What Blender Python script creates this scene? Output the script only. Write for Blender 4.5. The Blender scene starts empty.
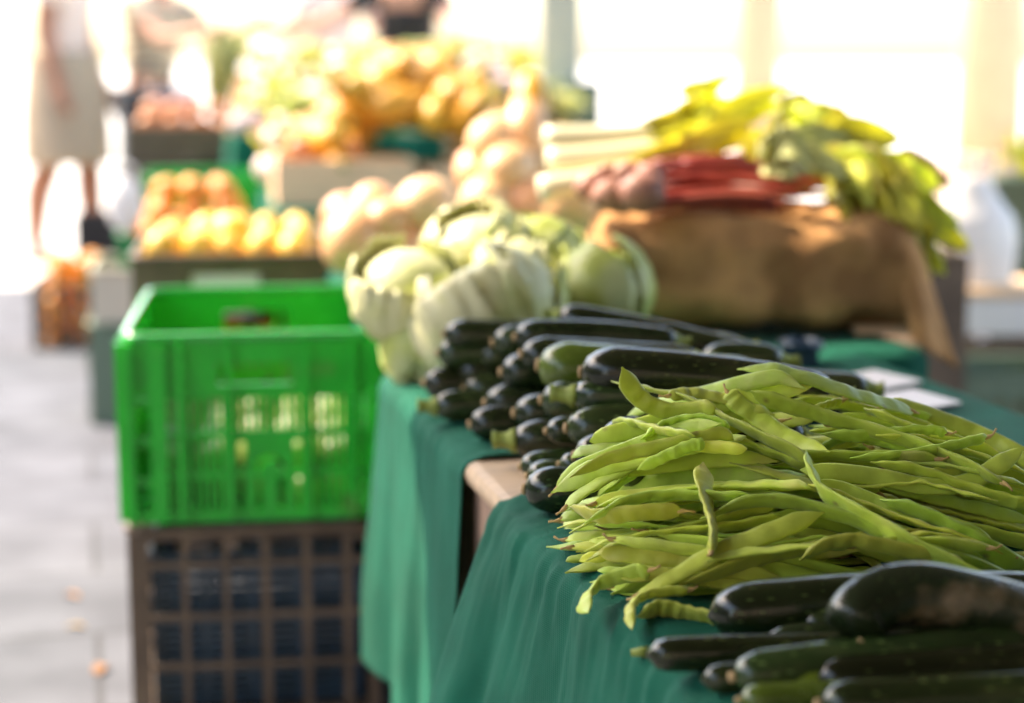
import bpy, math, random
import numpy as np
from mathutils import Vector, Matrix, Quaternion, noise
R = math.radians
V = Vector
rnd = random.Random(7)
SC = bpy.context.scene
COL = SC.collection

# ------------------------------------------------------------------ camera
CAM_H = 1.02
PITCH = R(9.16)
FPX = 1792.0
CP, SP = math.cos(PITCH), math.sin(PITCH)

def ray(px, py):
    a = (px - 512) / FPX; b = (351.5 - py) / FPX
    return V((a, CP + b * SP, -SP + b * CP))
def at(px, py, y):                       # point on the ray at depth y
    d = ray(px, py); t = y / d.y
    return V((d.x * t, y, CAM_H + d.z * t))
def on(px, py, z):                       # point on a level surface of height z
    d = ray(px, py); t = (z - CAM_H) / d.z
    return V((d.x * t, d.y * t, z))

cd = bpy.data.cameras.new('camera'); cam = bpy.data.objects.new('camera', cd); COL.objects.link(cam)
cam.location = (0, 0, CAM_H); cam.rotation_euler = (R(90) - PITCH, 0, 0)
cd.sensor_width = 36; cd.lens = 36 * FPX / 1024; cd.clip_start = .05; cd.clip_end = 2000
cd.dof.use_dof = True; cd.dof.focus_distance = 1.50; cd.dof.aperture_fstop = 2.6
SC.camera = cam

# ------------------------------------------------------------------ materials
def pm(name, col, rough=.5, var=.2, scale=12., bump=0., bscale=None, spec=.5, hue=.0, val=.0, col2=None, c2scale=4., c2lo=.5, c2hi=.62,
       spots=None, sscale=150., sthr=.12, stripes=None, sheen=0., coat=0., sss=0., stretch=None, trans=0., weave=0.):
    m = bpy.data.materials.new(name); m.use_nodes = True
    nt = m.node_tree; N = nt.nodes; L = nt.links
    b = N['Principled BSDF']; b.inputs['Roughness'].default_value = rough
    b.inputs['Specular IOR Level'].default_value = spec
    tc = N.new('ShaderNodeTexCoord'); vec = tc.outputs['Object']
    if stretch:
        mp = N.new('ShaderNodeMapping'); mp.inputs['Scale'].default_value = stretch; L.new(vec, mp.inputs['Vector']); vec = mp.outputs['Vector']
    def nz(s, detail=4.):
        n = N.new('ShaderNodeTexNoise'); n.inputs['Scale'].default_value = s; n.inputs['Detail'].default_value = detail
        L.new(vec, n.inputs['Vector']); return n
    def mix(a, bcol, fac, mode='MIX'):
        x = N.new('ShaderNodeMix'); x.data_type = 'RGBA'; x.blend_type = mode; x.clamp_factor = True
        for k, s in ((6, a), (7, bcol)):
            if hasattr(s, 'links'): L.new(s, x.inputs[k])
            else: x.inputs[k].default_value = (*s, 1)
        if hasattr(fac, 'links'): L.new(fac, x.inputs[0])
        else: x.inputs[0].default_value = fac
        return x.outputs[2]
    def ramp(out, lo, hi):
        r = N.new('ShaderNodeMapRange'); r.inputs['From Min'].default_value = lo; r.inputs['From Max'].default_value = hi
        L.new(out, r.inputs['Value']); return r.outputs['Result']
    n1 = nz(scale)
    c = mix([x * (1 - var) for x in col], [min(1, x * (1 + var)) for x in col], ramp(n1.outputs['Fac'], .3, .7))
    if col2:
        n2 = nz(c2scale, 6.); c = mix(c, col2, ramp(n2.outputs['Fac'], c2lo, c2hi))
    if spots:
        v = N.new('ShaderNodeTexVoronoi'); v.inputs['Scale'].default_value = sscale; L.new(vec, v.inputs['Vector'])
        c = mix(spots, c, ramp(v.outputs['Distance'], sthr, sthr + .12))
    if stripes:
        w = N.new('ShaderNodeTexWave'); w.wave_type = 'BANDS'; w.bands_direction = stripes[1]; w.inputs['Scale'].default_value = stripes[2]
        w.inputs['Distortion'].default_value = stripes[3]; L.new(vec, w.inputs['Vector'])
        c = mix(c, stripes[0], ramp(w.outputs['Fac'], .55, .95))
    if hue or val:
        oi = N.new('ShaderNodeObjectInfo'); h = N.new('ShaderNodeHueSaturation')
        L.new(c, h.inputs['Color'])
        r1 = N.new('ShaderNodeMapRange'); r1.inputs['To Min'].default_value = .5 - hue; r1.inputs['To Max'].default_value = .5 + hue; L.new(oi.outputs['Random'], r1.inputs['Value']); L.new(r1.outputs['Result'], h.inputs['Hue'])
        mm = N.new('ShaderNodeMath'); mm.operation = 'MULTIPLY'; mm.inputs[1].default_value = 7.31; L.new(oi.outputs['Random'], mm.inputs[0])
        fr = N.new('ShaderNodeMath'); fr.operation = 'FRACT'; L.new(mm.outputs[0], fr.inputs[0])
        r2 = N.new('ShaderNodeMapRange'); r2.inputs['To Min'].default_value = 1 - val; r2.inputs['To Max'].default_value = 1 + val; L.new(fr.outputs[0], r2.inputs['Value']); L.new(r2.outputs['Result'], h.inputs['Value'])
        c = h.outputs['Color']
    L.new(c, b.inputs['Base Color'])
    if sheen: b.inputs['Sheen Weight'].default_value = sheen
    if coat: b.inputs['Coat Weight'].default_value = coat; b.inputs['Coat Roughness'].default_value = .15
    if sss:
        b.inputs['Subsurface Weight'].default_value = sss; b.inputs['Subsurface Radius'].default_value = (.004, .004, .0015); b.inputs['Subsurface Scale'].default_value = 1.
    h_out = None
    if bump:
        nb = nz(bscale or scale * 4, 5.); h_out = nb.outputs['Fac']
        bp = N.new('ShaderNodeBump'); bp.inputs['Strength'].default_value = bump; bp.inputs['Distance'].default_value = .004
        L.new(h_out, bp.inputs['Height']); L.new(bp.outputs['Normal'], b.inputs['Normal'])
        rr = N.new('ShaderNodeMapRange'); rr.inputs['To Min'].default_value = max(0, rough - .1); rr.inputs['To Max'].default_value = min(1, rough + .12)
        L.new(n1.outputs['Fac'], rr.inputs['Value']); L.new(rr.outputs['Result'], b.inputs['Roughness'])
    if weave:
        w1 = N.new('ShaderNodeTexWave'); w1.bands_direction = 'X'; w1.inputs['Scale'].default_value = weave; w1.inputs['Distortion'].default_value = .6
        w2 = N.new('ShaderNodeTexWave'); w2.bands_direction = 'Y'; w2.inputs['Scale'].default_value = weave; w2.inputs['Distortion'].default_value = .6
        w3 = N.new('ShaderNodeTexWave'); w3.bands_direction = 'Z'; w3.inputs['Scale'].default_value = weave; w3.inputs['Distortion'].default_value = .6
        for w in (w1, w2, w3): L.new(tc.outputs['Object'], w.inputs['Vector'])
        a1 = N.new('ShaderNodeMath'); a1.operation = 'ADD'; L.new(w1.outputs['Fac'], a1.inputs[0]); L.new(w2.outputs['Fac'], a1.inputs[1])
        a2 = N.new('ShaderNodeMath'); a2.operation = 'ADD'; L.new(a1.outputs[0], a2.inputs[0]); L.new(w3.outputs['Fac'], a2.inputs[1])
        bp = N.new('ShaderNodeBump'); bp.inputs['Strength'].default_value = .35; bp.inputs['Distance'].default_value = .001
        L.new(a2.outputs[0], bp.inputs['Height']); L.new(bp.outputs['Normal'], b.inputs['Normal'])
    if trans:
        tr = N.new('ShaderNodeBsdfTranslucent'); L.new(c, tr.inputs['Color'])
        ms = N.new('ShaderNodeMixShader'); ms.inputs[0].default_value = trans
        L.new(b.outputs[0], ms.inputs[1]); L.new(tr.outputs[0], ms.inputs[2]); L.new(ms.outputs[0], N['Material Output'].inputs['Surface'])
    return m

M = {}
M['bean'] = pm('bean pod skin', (.54, .66, .075), .5, .2, 26, .25, 110, hue=.026, val=.24, sheen=.15, trans=.10, col2=(.66, .68, .16), c2scale=18, c2lo=.55, c2hi=.72, spots=(.30, .26, .05), sscale=31, sthr=.012)
M['bean_stem'] = pm('dry bean stalk', (.50, .33, .12), .7, .3, 60)
M['zuke'] = pm('dark zucchini skin', (.020, .036, .009), .20, .5, 30, .12, 90, spec=.5, hue=.03, val=.55, spots=(.10, .15, .045), sscale=190, sthr=.12, col2=(.080, .090, .034), c2scale=26, c2lo=.50, c2hi=.74, stretch=(.35, 1, 1))
M['zuke_light'] = pm('light zucchini skin', (.085, .13, .015), .2, .25, 20, .06, 60, spots=(.2, .26, .08), sscale=170, sthr=.1, col2=(.03, .06, .012), c2scale=14, c2lo=.5, c2hi=.65)
M['zuke_bright'] = pm('bright green cucumber skin', (.26, .36, .035), .25, .25, 20, .06, 60, spots=(.4, .46, .12), sscale=170, sthr=.08, col2=(.06, .11, .015), c2scale=9, c2lo=.5, c2hi=.62)
M['zuke_grey'] = pm('grey green zucchini skin', (.12, .16, .075), .4, .25, 20, .08, 60, spots=(.2, .25, .12), sscale=170, sthr=.08)
M['zuke_patch'] = pm('scuffed zucchini skin with painted highlight', (.018, .03, .011), .24, .4, 24, .2, 130, spec=.5, val=.2, spots=(.06, .09, .03), sscale=150, sthr=.08, col2=(.30, .22, .13), c2scale=20, c2lo=.52, c2hi=.70)  # brown patches paint in the lit highlight along with the scuffs
M['stem'] = pm('zucchini stalk', (.24, .30, .05), .6, .35, 60, .3, 120)
M['scar'] = pm('blossom scar', (.52, .36, .18), .8, .25, 80)
M['cloth'] = pm('green cotton cloth', (.003, .098, .060), .8, .16, 9, col2=(.005, .076, .047), c2scale=5, c2lo=.5, c2hi=.7, sheen=.03, weave=190, spec=.12)
M['wood'] = pm('pale planed wood', (.50, .36, .23), .6, .18, 8, .1, 40, stretch=(1, 8, 8))
M['wood_dark'] = pm('weathered brown wood', (.26, .17, .12), .7, .3, 10, .2, 40, stretch=(1, 6, 1))
M['wood_box'] = pm('pale poplar wood', (.78, .54, .33), .6, .15, 8, .1, 40, stretch=(1, 8, 8))
M['green_plastic'] = pm('green crate plastic', (.004, .47, .034), .24, .12, 14, .05, 60, col2=(.09, .30, .05), c2scale=11, c2lo=.60, c2hi=.75)
M['green_rim'] = pm('worn glossy green rim', (.012, .40, .06), .16, .1, 14, .04, 60, coat=.8)
M['deep_green_plastic'] = pm('deep green crate plastic', (.005, .22, .06), .4, .15, 10)
M['brown_plastic'] = pm('brown black crate plastic', (.12, .082, .055), .45, .3, 16, .08, 60, col2=(.16, .115, .075), c2scale=14, c2lo=.55, c2hi=.7)
M['grey_green_plastic'] = pm('grey green plastic', (.13, .19, .13), .55, .15, 8)
M['cream_plastic'] = pm('cream plastic', (.62, .54, .42), .5, .08, 6)
M['blue_plastic'] = pm('blue plastic', (.022, .055, .095), .35, .25, 14)
M['black_plastic'] = pm('black plastic', (.018, .018, .02), .4, .2, 10)
M['cabbage'] = pm('cabbage leaf', (.74, .74, .40), .42, .14, 9, .2, 40, hue=.012, val=.1, col2=(.5, .56, .18), c2scale=9, c2lo=.52, c2hi=.66, trans=.1)
M['cabbage_rib'] = pm('cabbage rib', (.72, .72, .48), .45, .1, 20)
M['cabbage_dark'] = pm('green outer cabbage leaf', (.46, .53, .12), .45, .22, 12, .2, 40, col2=(.55, .6, .28), c2scale=8, trans=.15)
M['stump'] = pm('cut cabbage stalk', (.68, .60, .36), .7, .15, 20)
M['burlap'] = pm('brown burlap', (.64, .345, .145), .9, .3, 16, col2=(.30, .155, .065), c2scale=8, c2lo=.47, c2hi=.62, weave=240, spec=.1)
M['squash_tan'] = pm('tan squash skin', (.80, .42, .20), .4, .12, 9, .05, hue=.008, val=.1)
M['squash_pale'] = pm('pale tan squash skin', (.80, .50, .25), .45, .1, 9, .05, val=.1)
M['yellow'] = pm('yellow squash skin', (.66, .33, .03), .42, .14, 10, .05, hue=.01, val=.14)
M['orange'] = pm('orange peel', (.78, .27, .03), .42, .1, 16, .25, 180, hue=.008, val=.1)
M['lemon'] = pm('lemon peel', (.80, .50, .06), .4, .1, 16, .2, 180, hue=.008, val=.08)
M['tomato'] = pm('tomato skin', (.62, .24, .09), .4, .15, 8, val=.15)
M['red_stalk'] = pm('red stalk', (.27, .040, .030), .45, .35, 18, hue=.01, val=.25, stretch=(1, 5, 5))
M['pink_root'] = pm('pink brown root', (.40, .19, .13), .55, .3, 25, .15, 60, hue=.01, val=.2)
M['leek_white'] = pm('leek shaft', (.80, .74, .50), .42, .08, 20, stretch=(1, 9, 9))
M['leek_leaf'] = pm('yellow green leek leaf', (.80, .78, .13), .45, .2, 16, hue=.01, val=.12, trans=.55, stretch=(1, 6, 6))
M['leaf'] = pm('salad leaf', (.74, .74, .15), .5, .3, 22, .2, 60, hue=.02, val=.2, trans=.55)
M['leaf_dark'] = pm('dark leaf', (.07, .13, .02), .5, .3, 22, hue=.02, val=.3, trans=.2)
M['paper'] = pm('white card', (.78, .76, .76), .6, .03, 4)
M['white_plastic'] = pm('white plastic film', (.82, .80, .78), .35, .03, 6, trans=.2)
M['foam'] = pm('white foam', (.80, .78, .76), .7, .03, 6)
M['skin'] = pm('human skin', (.62, .31, .19), .5, .08, 8)
M['skin_tan'] = pm('tanned skin', (.36, .15, .08), .5, .08, 8)
M['hair'] = pm('brown hair', (.06, .035, .02), .55, .3, 60)
M['eye'] = pm('dark eye', (.02, .015, .012), .2, .1, 20)
M['skirt'] = pm('cream cotton', (.40, .31, .21), .85, .05, 10)
M['shirt'] = pm('pale pink cotton', (.75, .62, .54), .85, .05, 10)
M['striped'] = pm('cream striped knit', (.55, .45, .30), .85, .05, 8, stripes=((.22, .19, .17), 'Z', 3.2, .4))
M['jeans'] = pm('faded denim', (.28, .34, .40), .85, .15, 30)
M['dark_cloth'] = pm('black cotton', (.018, .016, .015), .85, .2, 20)
M['shoe'] = pm('pale shoe leather', (.55, .48, .42), .5, .1, 10)
M['post_green'] = pm('grey green painted post', (.47, .48, .38), .5, .1, 5)
M['stone'] = pm('beige stone', (.55, .38, .24), .8, .1, 5, .2, 30)
M['canvas'] = pm('brown awning canvas', (.22, .17, .11), .85, .05, 4)
M['cauli'] = pm('cauliflower curd', (.80, .74, .60), .7, .1, 30, .5, 90)
M['turnip'] = pm('pink white turnip', (.76, .60, .56), .45, .08, 6, col2=(.6, .3, .36), c2scale=7)
M['lettuce'] = pm('pale lettuce leaf', (.58, .60, .24), .5, .25, 18, .3, 50, hue=.015, val=.2, trans=.2)
M['dry_leaf'] = pm('dry fallen leaf', (.34, .19, .06), .7, .3, 60, hue=.02, val=.2)

def ground_mat():
    m = bpy.data.materials.new('stone paving'); m.use_nodes = True
    nt = m.node_tree; N = nt.nodes; L = nt.links; b = N['Principled BSDF']
    tc = N.new('ShaderNodeTexCoord'); mp = N.new('ShaderNodeMapping'); mp.inputs['Rotation'].default_value = (0, 0, R(-13.5)); L.new(tc.outputs['Object'], mp.inputs['Vector'])
    br = N.new('ShaderNodeTexBrick'); br.offset = .5
    br.inputs['Scale'].default_value = 1.; br.inputs['Brick Width'].default_value = .60; br.inputs['Row Height'].default_value = .40
    br.inputs['Mortar Size'].default_value = .008; br.inputs['Mortar Smooth'].default_value = .3; br.inputs['Bias'].default_value = 0
    br.inputs['Color1'].default_value = (.112, .119, .139, 1); br.inputs['Color2'].default_value = (.134, .141, .163, 1); br.inputs['Mortar'].default_value = (.075, .077, .085, 1)
    L.new(mp.outputs['Vector'], br.inputs['Vector'])
    n = N.new('ShaderNodeTexNoise'); n.inputs['Scale'].default_value = 5; n.inputs['Detail'].default_value = 8; L.new(tc.outputs['Object'], n.inputs['Vector'])
    mr = N.new('ShaderNodeMapRange'); mr.inputs['From Min'].default_value = .35; mr.inputs['From Max'].default_value = .7; mr.inputs['To Min'].default_value = .72; mr.inputs['To Max'].default_value = 1.12; L.new(n.outputs['Fac'], mr.inputs['Value'])
    mx = N.new('ShaderNodeMix'); mx.data_type = 'RGBA'; mx.blend_type = 'MULTIPLY'; mx.inputs[0].default_value = 1; L.new(br.outputs['Color'], mx.inputs[6])
    cb = N.new('ShaderNodeCombineColor')
    for k in range(3): L.new(mr.outputs['Result'], cb.inputs[k])
    L.new(cb.outputs[0], mx.inputs[7]); L.new(mx.outputs[2], b.inputs['Base Color'])
    b.inputs['Roughness'].default_value = .8; b.inputs['Specular IOR Level'].default_value = .12
    n2 = N.new('ShaderNodeTexNoise'); n2.inputs['Scale'].default_value = 60; n2.inputs['Detail'].default_value = 6; L.new(tc.outputs['Object'], n2.inputs['Vector'])
    bp = N.new('ShaderNodeBump'); bp.inputs['Strength'].default_value = .2; bp.inputs['Distance'].default_value = .01; L.new(n2.outputs['Fac'], bp.inputs['Height']); L.new(bp.outputs['Normal'], b.inputs['Normal'])
    return m
M['ground'] = ground_mat()
M['far_ground_lit'] = pm('paving paled for sun glare', (.58, .55, .50), .6, .08, 3, .1, 30)  # far ground coloured paler than the near paving, standing in for sunlit glare

# ------------------------------------------------------------------ mesh helpers
class MB:
    def __init__(s): s.v = []; s.f = []; s.m = []
    def add(s, vs, fs, mi=0):
        o = len(s.v); s.v += [tuple(p) for p in vs]; s.f += [tuple(i + o for i in f) for f in fs]; s.m += [mi] * len(fs); return s
    def box(s, x0, x1, y0, y1, z0, z1, mi=0):
        return s.add([(x0, y0, z0), (x1, y0, z0), (x1, y1, z0), (x0, y1, z0), (x0, y0, z1), (x1, y0, z1), (x1, y1, z1), (x0, y1, z1)],
                     [(0, 3, 2, 1), (4, 5, 6, 7), (0, 1, 5, 4), (1, 2, 6, 5), (2, 3, 7, 6), (3, 0, 4, 7)], mi)
    def rings(s, rings, caps=True, mi=0, closed=True):
        n = len(rings[0]); o = len(s.v)
        for r in rings: s.v += [tuple(p) for p in r]
        for i in range(len(rings) - 1):
            for j in range(n if closed else n - 1):
                a = o + i * n + j; b_ = o + i * n + (j + 1) % n
                s.f.append((a, b_, b_ + n, a + n)); s.m.append(mi)
        if caps and closed:
            s.f.append(tuple(o + j for j in reversed(range(n)))); s.m.append(mi)
            e = o + (len(rings) - 1) * n
            s.f.append(tuple(e + j for j in range(n))); s.m.append(mi)
        return s
    def sweep(s, pts, rad, n=8, mi=0, flat=None, caps=True):
        """tube along pts; rad is a number, list or function of s in 0..1"""
        pts = [V(p) for p in pts]; k = len(pts); rings = []
        T0 = (pts[1] - pts[0]).normalized(); up = V((0, 0, 1)) if abs(T0.z) < .9 else V((1, 0, 0))
        Nn = (up - T0 * up.dot(T0)).normalized()
        for i, p in enumerate(pts):
            T = (pts[min(i + 1, k - 1)] - pts[max(i - 1, 0)]).normalized()
            Nn = (Nn - T * Nn.dot(T)).normalized(); B = T.cross(Nn)
            r = rad(i / (k - 1)) if callable(rad) else (rad[i] if isinstance(rad, (list, tuple)) else rad)
            ra, rb = (r, r * flat) if flat else (r, r)
            rings.append([p + B * (ra * math.cos(2 * math.pi * j / n)) + Nn * (rb * math.sin(2 * math.pi * j / n)) for j in range(n)])
        return s.rings(rings, caps, mi)
    def build(s, name, mats, parent=None, origin=None, smooth=True, bevel=0, sub=0, solid=0):
        me = bpy.data.meshes.new(name); o3 = V(origin) if origin is not None else V((0, 0, 0))
        me.from_pydata([V(p) - o3 for p in s.v], [], s.f)
        for mt in (mats if isinstance(mats, (list, tuple)) else [mats]): me.materials.append(M[mt] if isinstance(mt, str) else mt)
        me.polygons.foreach_set('material_index', s.m); me.polygons.foreach_set('use_smooth', [bool(smooth)] * len(s.f)); me.update()
        return link(name, me, parent, origin, bevel, sub, solid)

def link(name, me, parent=None, origin=None, bevel=0, sub=0, solid=0):
    ob = bpy.data.objects.new(name, me); COL.objects.link(ob)
    if parent is not None: ob.parent = parent
    elif origin is not None: ob.location = origin
    if solid:
        md = ob.modifiers.new('thickness', 'SOLIDIFY'); md.thickness = solid; md.offset = 0
    if bevel:
        md = ob.modifiers.new('bevel', 'BEVEL'); md.width = bevel; md.segments = 2; md.limit_method = 'ANGLE'
    if sub:
        md = ob.modifiers.new('sub', 'SUBSURF'); md.levels = sub; md.render_levels = sub
    return ob

def tag(o, label=None, cat=None, group=None, kind=None):
    if label: o['label'] = label
    if cat: o['category'] = cat
    if group: o['group'] = group
    if kind: o['kind'] = kind
    return o
def empty(name, loc, label, cat, group=None, rz=0):
    o = bpy.data.objects.new(name, None); COL.objects.link(o); o.location = loc; o.rotation_euler = (0, 0, rz); o.empty_display_size = .05
    return tag(o, label, cat, group)
def dup(o, loc=None, rot=None, label=None, scale=None, parent=None):
    c = o.copy(); COL.objects.link(c)
    if parent is not None: c.parent = parent
    if loc is not None: c.location = loc
    if rot is not None: c.rotation_euler = rot
    if scale is not None: c.scale = (scale,) * 3 if not isinstance(scale, (tuple, list)) else scale
    if label: c['label'] = label
    for ch in list(o.children): dup(ch, parent=c)
    return c
def smoothpath(pts, n):
    """Catmull-Rom through pts, n samples"""
    P = [V(p) for p in pts]; P = [P[0] * 2 - P[1]] + P + [P[-1] * 2 - P[-2]]
    seg = len(P) - 3; out = []
    for i in range(n):
        t = i / (n - 1) * seg; k = min(int(t), seg - 1); u = t - k; a, b, c, d = P[k:k + 4]
        out.append(.5 * ((2 * b) + (c - a) * u + (2 * a - 5 * b + 4 * c - d) * u * u + (3 * b - a - 3 * c + d) * u ** 3))
    return out
def fbm(p, s=1., o=3): return noise.fractal(V(p) * s, 1., 2., o)

# ------------------------------------------------------------------ layout axes
AL = R(13.5)
A = V((-math.sin(AL), math.cos(AL), 0)); B = V((math.cos(AL), math.sin(AL), 0))
TZ = .60
P1 = on(700, 690, TZ)
def T(u, v, z=TZ): p = P1 + B * u + A * v; return V((p.x, p.y, z))
def uv_of(p): d = p - P1; return d.dot(B), d.dot(A)

# ------------------------------------------------------------------ ground
g = MB(); g.add([(-300, -60, 0), (300, -60, 0), (300, 900, 0), (-300, 900, 0)], [(0, 1, 2, 3)])
tag(g.build('ground', 'far_ground_lit'), kind='structure')
g = MB(); g.add([(-9, -20, .004), (9, -20, .004), (9, 8.2, .004), (-9, 8.2, .004)], [(0, 1, 2, 3)])
tag(g.build('pavement', 'ground'), kind='structure')

# ------------------------------------------------------------------ tables and cloths
V0, V1 = -.42, uv_of(on(392, 376, TZ))[1]
VG0 = uv_of(on(505, 498, TZ))[1]; VG1 = uv_of(on(474, 462, TZ))[1]
def table(name, label, u0, u1, v0, v1, z, ang=True):
    root = empty(name, T((u0 + u1) / 2, (v0 + v1) / 2, 0), label, 'table', rz=AL)
    w, d = (u1 - u0) / 2, (v1 - v0) / 2
    b_ = MB().box(-w, w, -d, d, z - .030, z - .002); b_.build('table_top', 'wood', root, smooth=False, bevel=.008)
    for sx in (-1, 1):
        for sy in (-1, 1):
            x, y = sx * (w - .09), sy * (d - .07)
            MB().box(x - .022, x + .022, y - .022, y + .022, .0, z - .0315).build('leg', 'wood_dark', root, smooth=False, bevel=.003)
    MB().box(-w + .015, -w + .03, -d + .12, d - .12, z - .26, z - .0315).build('apron', 'wood', root, smooth=False, bevel=.003)
    return root
mtab = table('market_table', 'low wooden market table under the zucchini and beans with its plank edge bare', .008, .70, V0, V1, TZ)

pc = T(.10, (VG0 + VG1) / 2, 0)
qb = MB(); qb.box(-.109, .25, -(VG1 - VG0) / 2 - .02, (VG1 - VG0) / 2 + .02, TZ - .026, TZ + .0005)
MB().box(-.096, -.08, -(VG1 - VG0) / 2 - .06, (VG1 - VG0) / 2 + .02, .06, TZ - .028).build('side_panel', 'wood_dark', mtab, smooth=False, bevel=.003).location = Matrix.Rotation(-AL, 3, 'Z') @ (pc - mtab.location)
qo = qb.build('plank', 'wood', mtab, smooth=False, bevel=.011); qo.location = mtab.matrix_world.inverted() @ pc if False else Matrix.Rotation(-AL, 3, 'Z') @ (pc - mtab.location)

def cloth(name, label, u1, v0, v1, z, hem, flare, seed, nu=60, nd=60, nv=150, wr=.0022, endflare=0., endsag=0., drop_end=0., rfold=.07, skew=0.):
    """cloth over the top from u=u1 to u=0, then hanging down the alley side; real folds"""
    mb = MB(); verts = []; n = nu + nd
    Ld = z - hem
    for j in range(nv + 1):
        fv = j / nv; v = v0 + (v1 - v0) * fv
        for i in range(n + 1):
            if i <= nu:                                    # on the table
                f = i / nu; u = u1 * (1 - f ** .8)
                e = math.exp(-(u / .10) ** 2)
                h = wr * 1.2 * fbm((u * 5 + seed, v * 26, 1.3), 1., 3) * (.35 + e) + wr * .5 * fbm((u * 30, v * 34, seed))
                zz = z + .003 + max(-.0025, h + .0012) ; uu = u
                zz += .0034 * (.5 + .5 * math.sin(v * 2 * math.pi / .041 + 3.4 * fbm((v * 7, u * 6, seed + 4)) + u * 14)) ** 2 * math.exp(-(u / .11) ** 2) * max(0, .55 + fbm((v * 5, seed, 7.)))
                if u < .02: zz -= (.02 - u) ** 2 * 12
                vv = v0 - skew * min(1, max(0, u - .10) / .14) + (v1 - v0 + skew * min(1, max(0, u - .10) / .14)) * fv
                if skew: zz += .0015
                if u > .70: zz = z + .001 - (u - .70) * 6; uu = .704 + (u - .70) * .5
            else:
                f = (i - nu) / nd; s = f * Ld
                zz = z - .002 - s
                if s < .03: zz = z + .001 - (s / .03) ** 1.5 * .03
                k = min(1, s / .30)
                ph = v * (2 * math.pi / (rfold * 2.2)) + 1.7 * fbm((v * 4, seed, 0.), 1., 2) * 2
                fold = (.5 + .5 * math.sin(ph)) * .040 * k ** 1.3 * (.4 + .9 * abs(fbm((v * 3, seed + 5, 2.))))
                small = wr * 1.6 * fbm((v * 30, s * 5, seed + 2)) * math.exp(-s / .12) + wr * .8 * fbm((v * 14, s * 9, seed + 9))
                small += .0045 * (.5 + .5 * math.sin(v * 2 * math.pi / .041 + 3.4 * fbm((v * 7, 0, seed + 4)) - s * 9)) ** 2 * math.exp(-s / .09) * min(1, s / .02) * max(0, .55 + fbm((v * 5, seed, 7.)))
                ef = endflare * max(0, (fv - .55) / .45) ** 2.2
                uu = -.004 - min(1, s / .02) * .008 - (flare * (s / .3) ** .9 + ef * (s / .22) ** .75) - fold - small
                vv = v + endsag * max(0, (fv - .7) / .3) * s - .25 * fold
                zz += drop_end * (1 - fv) * f
            p = T(uu, vv, zz); verts.append(p)
    faces = [(j * (n + 1) + i, (j + 1) * (n + 1) + i, (j + 1) * (n + 1) + i + 1, j * (n + 1) + i + 1) for j in range(nv) for i in range(n)]
    mb.add(verts, faces)
    o = mb.build(name, 'cloth', origin=T(u1 / 2, (v0 + v1) / 2, z), solid=.0012)
    return tag(o, label, 'tablecloth')
cloth('tablecloth', 'green cloth hanging in a flared fold under the beans and cucumbers', .75, V0 - .02, VG0, TZ, .12, .035, 3.1, nv=200, endflare=.04, endsag=-.02, wr=.0042)
cloth('tablecloth', 'green cloth hanging straight beside the bright green crate', .75, VG1, V1 + .004, TZ, .205, .003, 8.4, nv=120, wr=.0022, rfold=.11, skew=.2)

# right part of the stall: second table behind carries sack and squashes
V2a, V2b = V1 + .022, 2.75
table('market_table', 'wooden market table standing under the burlap sack and tan squashes', .104, .78, V2a, V2b, TZ)
c2 = MB(); nn = 40
vs = []
for j in range(nn + 1):
    for i in range(nn + 1):
        u = .100 + .688 * i / nn; v = V2a - .004 + (V2b - V2a + .008) * j / nn
        vs.append(T(u, v, TZ + .004 + .002 * fbm((u * 9, v * 9, 4))))
c2.add(vs, [(j * (nn + 1) + i, j * (nn + 1) + i + 1, (j + 1) * (nn + 1) + i + 1, (j + 1) * (nn + 1) + i) for j in range(nn) for i in range(nn)])
edge = [T(.096, V2a - .008), T(.794, V2a - .008), T(.794, V2b + .008), T(.096, V2b + .008), T(.096, V2a - .008)]
rg = []
for s_, zz in ((0, TZ + .004), (.006, TZ - .01), (.008, TZ - .15), (.012, TZ - .38)):
    ring = []
    for a_, b_ in zip(edge[:-1], edge[1:]):
        nrm = (b_ - a_).cross(V((0, 0, 1))).normalized()
        for k in range(24):
            p = a_.lerp(b_, k / 24); f = (.5 + .5 * math.sin((a_.x + p.x + p.y) * 60)) * s_ * .8
            q = p + nrm * (s_ + f); ring.append(V((q.x, q.y, zz)))
    rg.append(ring)
c2.rings(rg, caps=False)
tag(c2.build('tablecloth', 'cloth', origin=T(.4, 2, TZ), solid=.0012), 'dark green cloth spread under the burlap sack', 'tablecloth')

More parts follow.
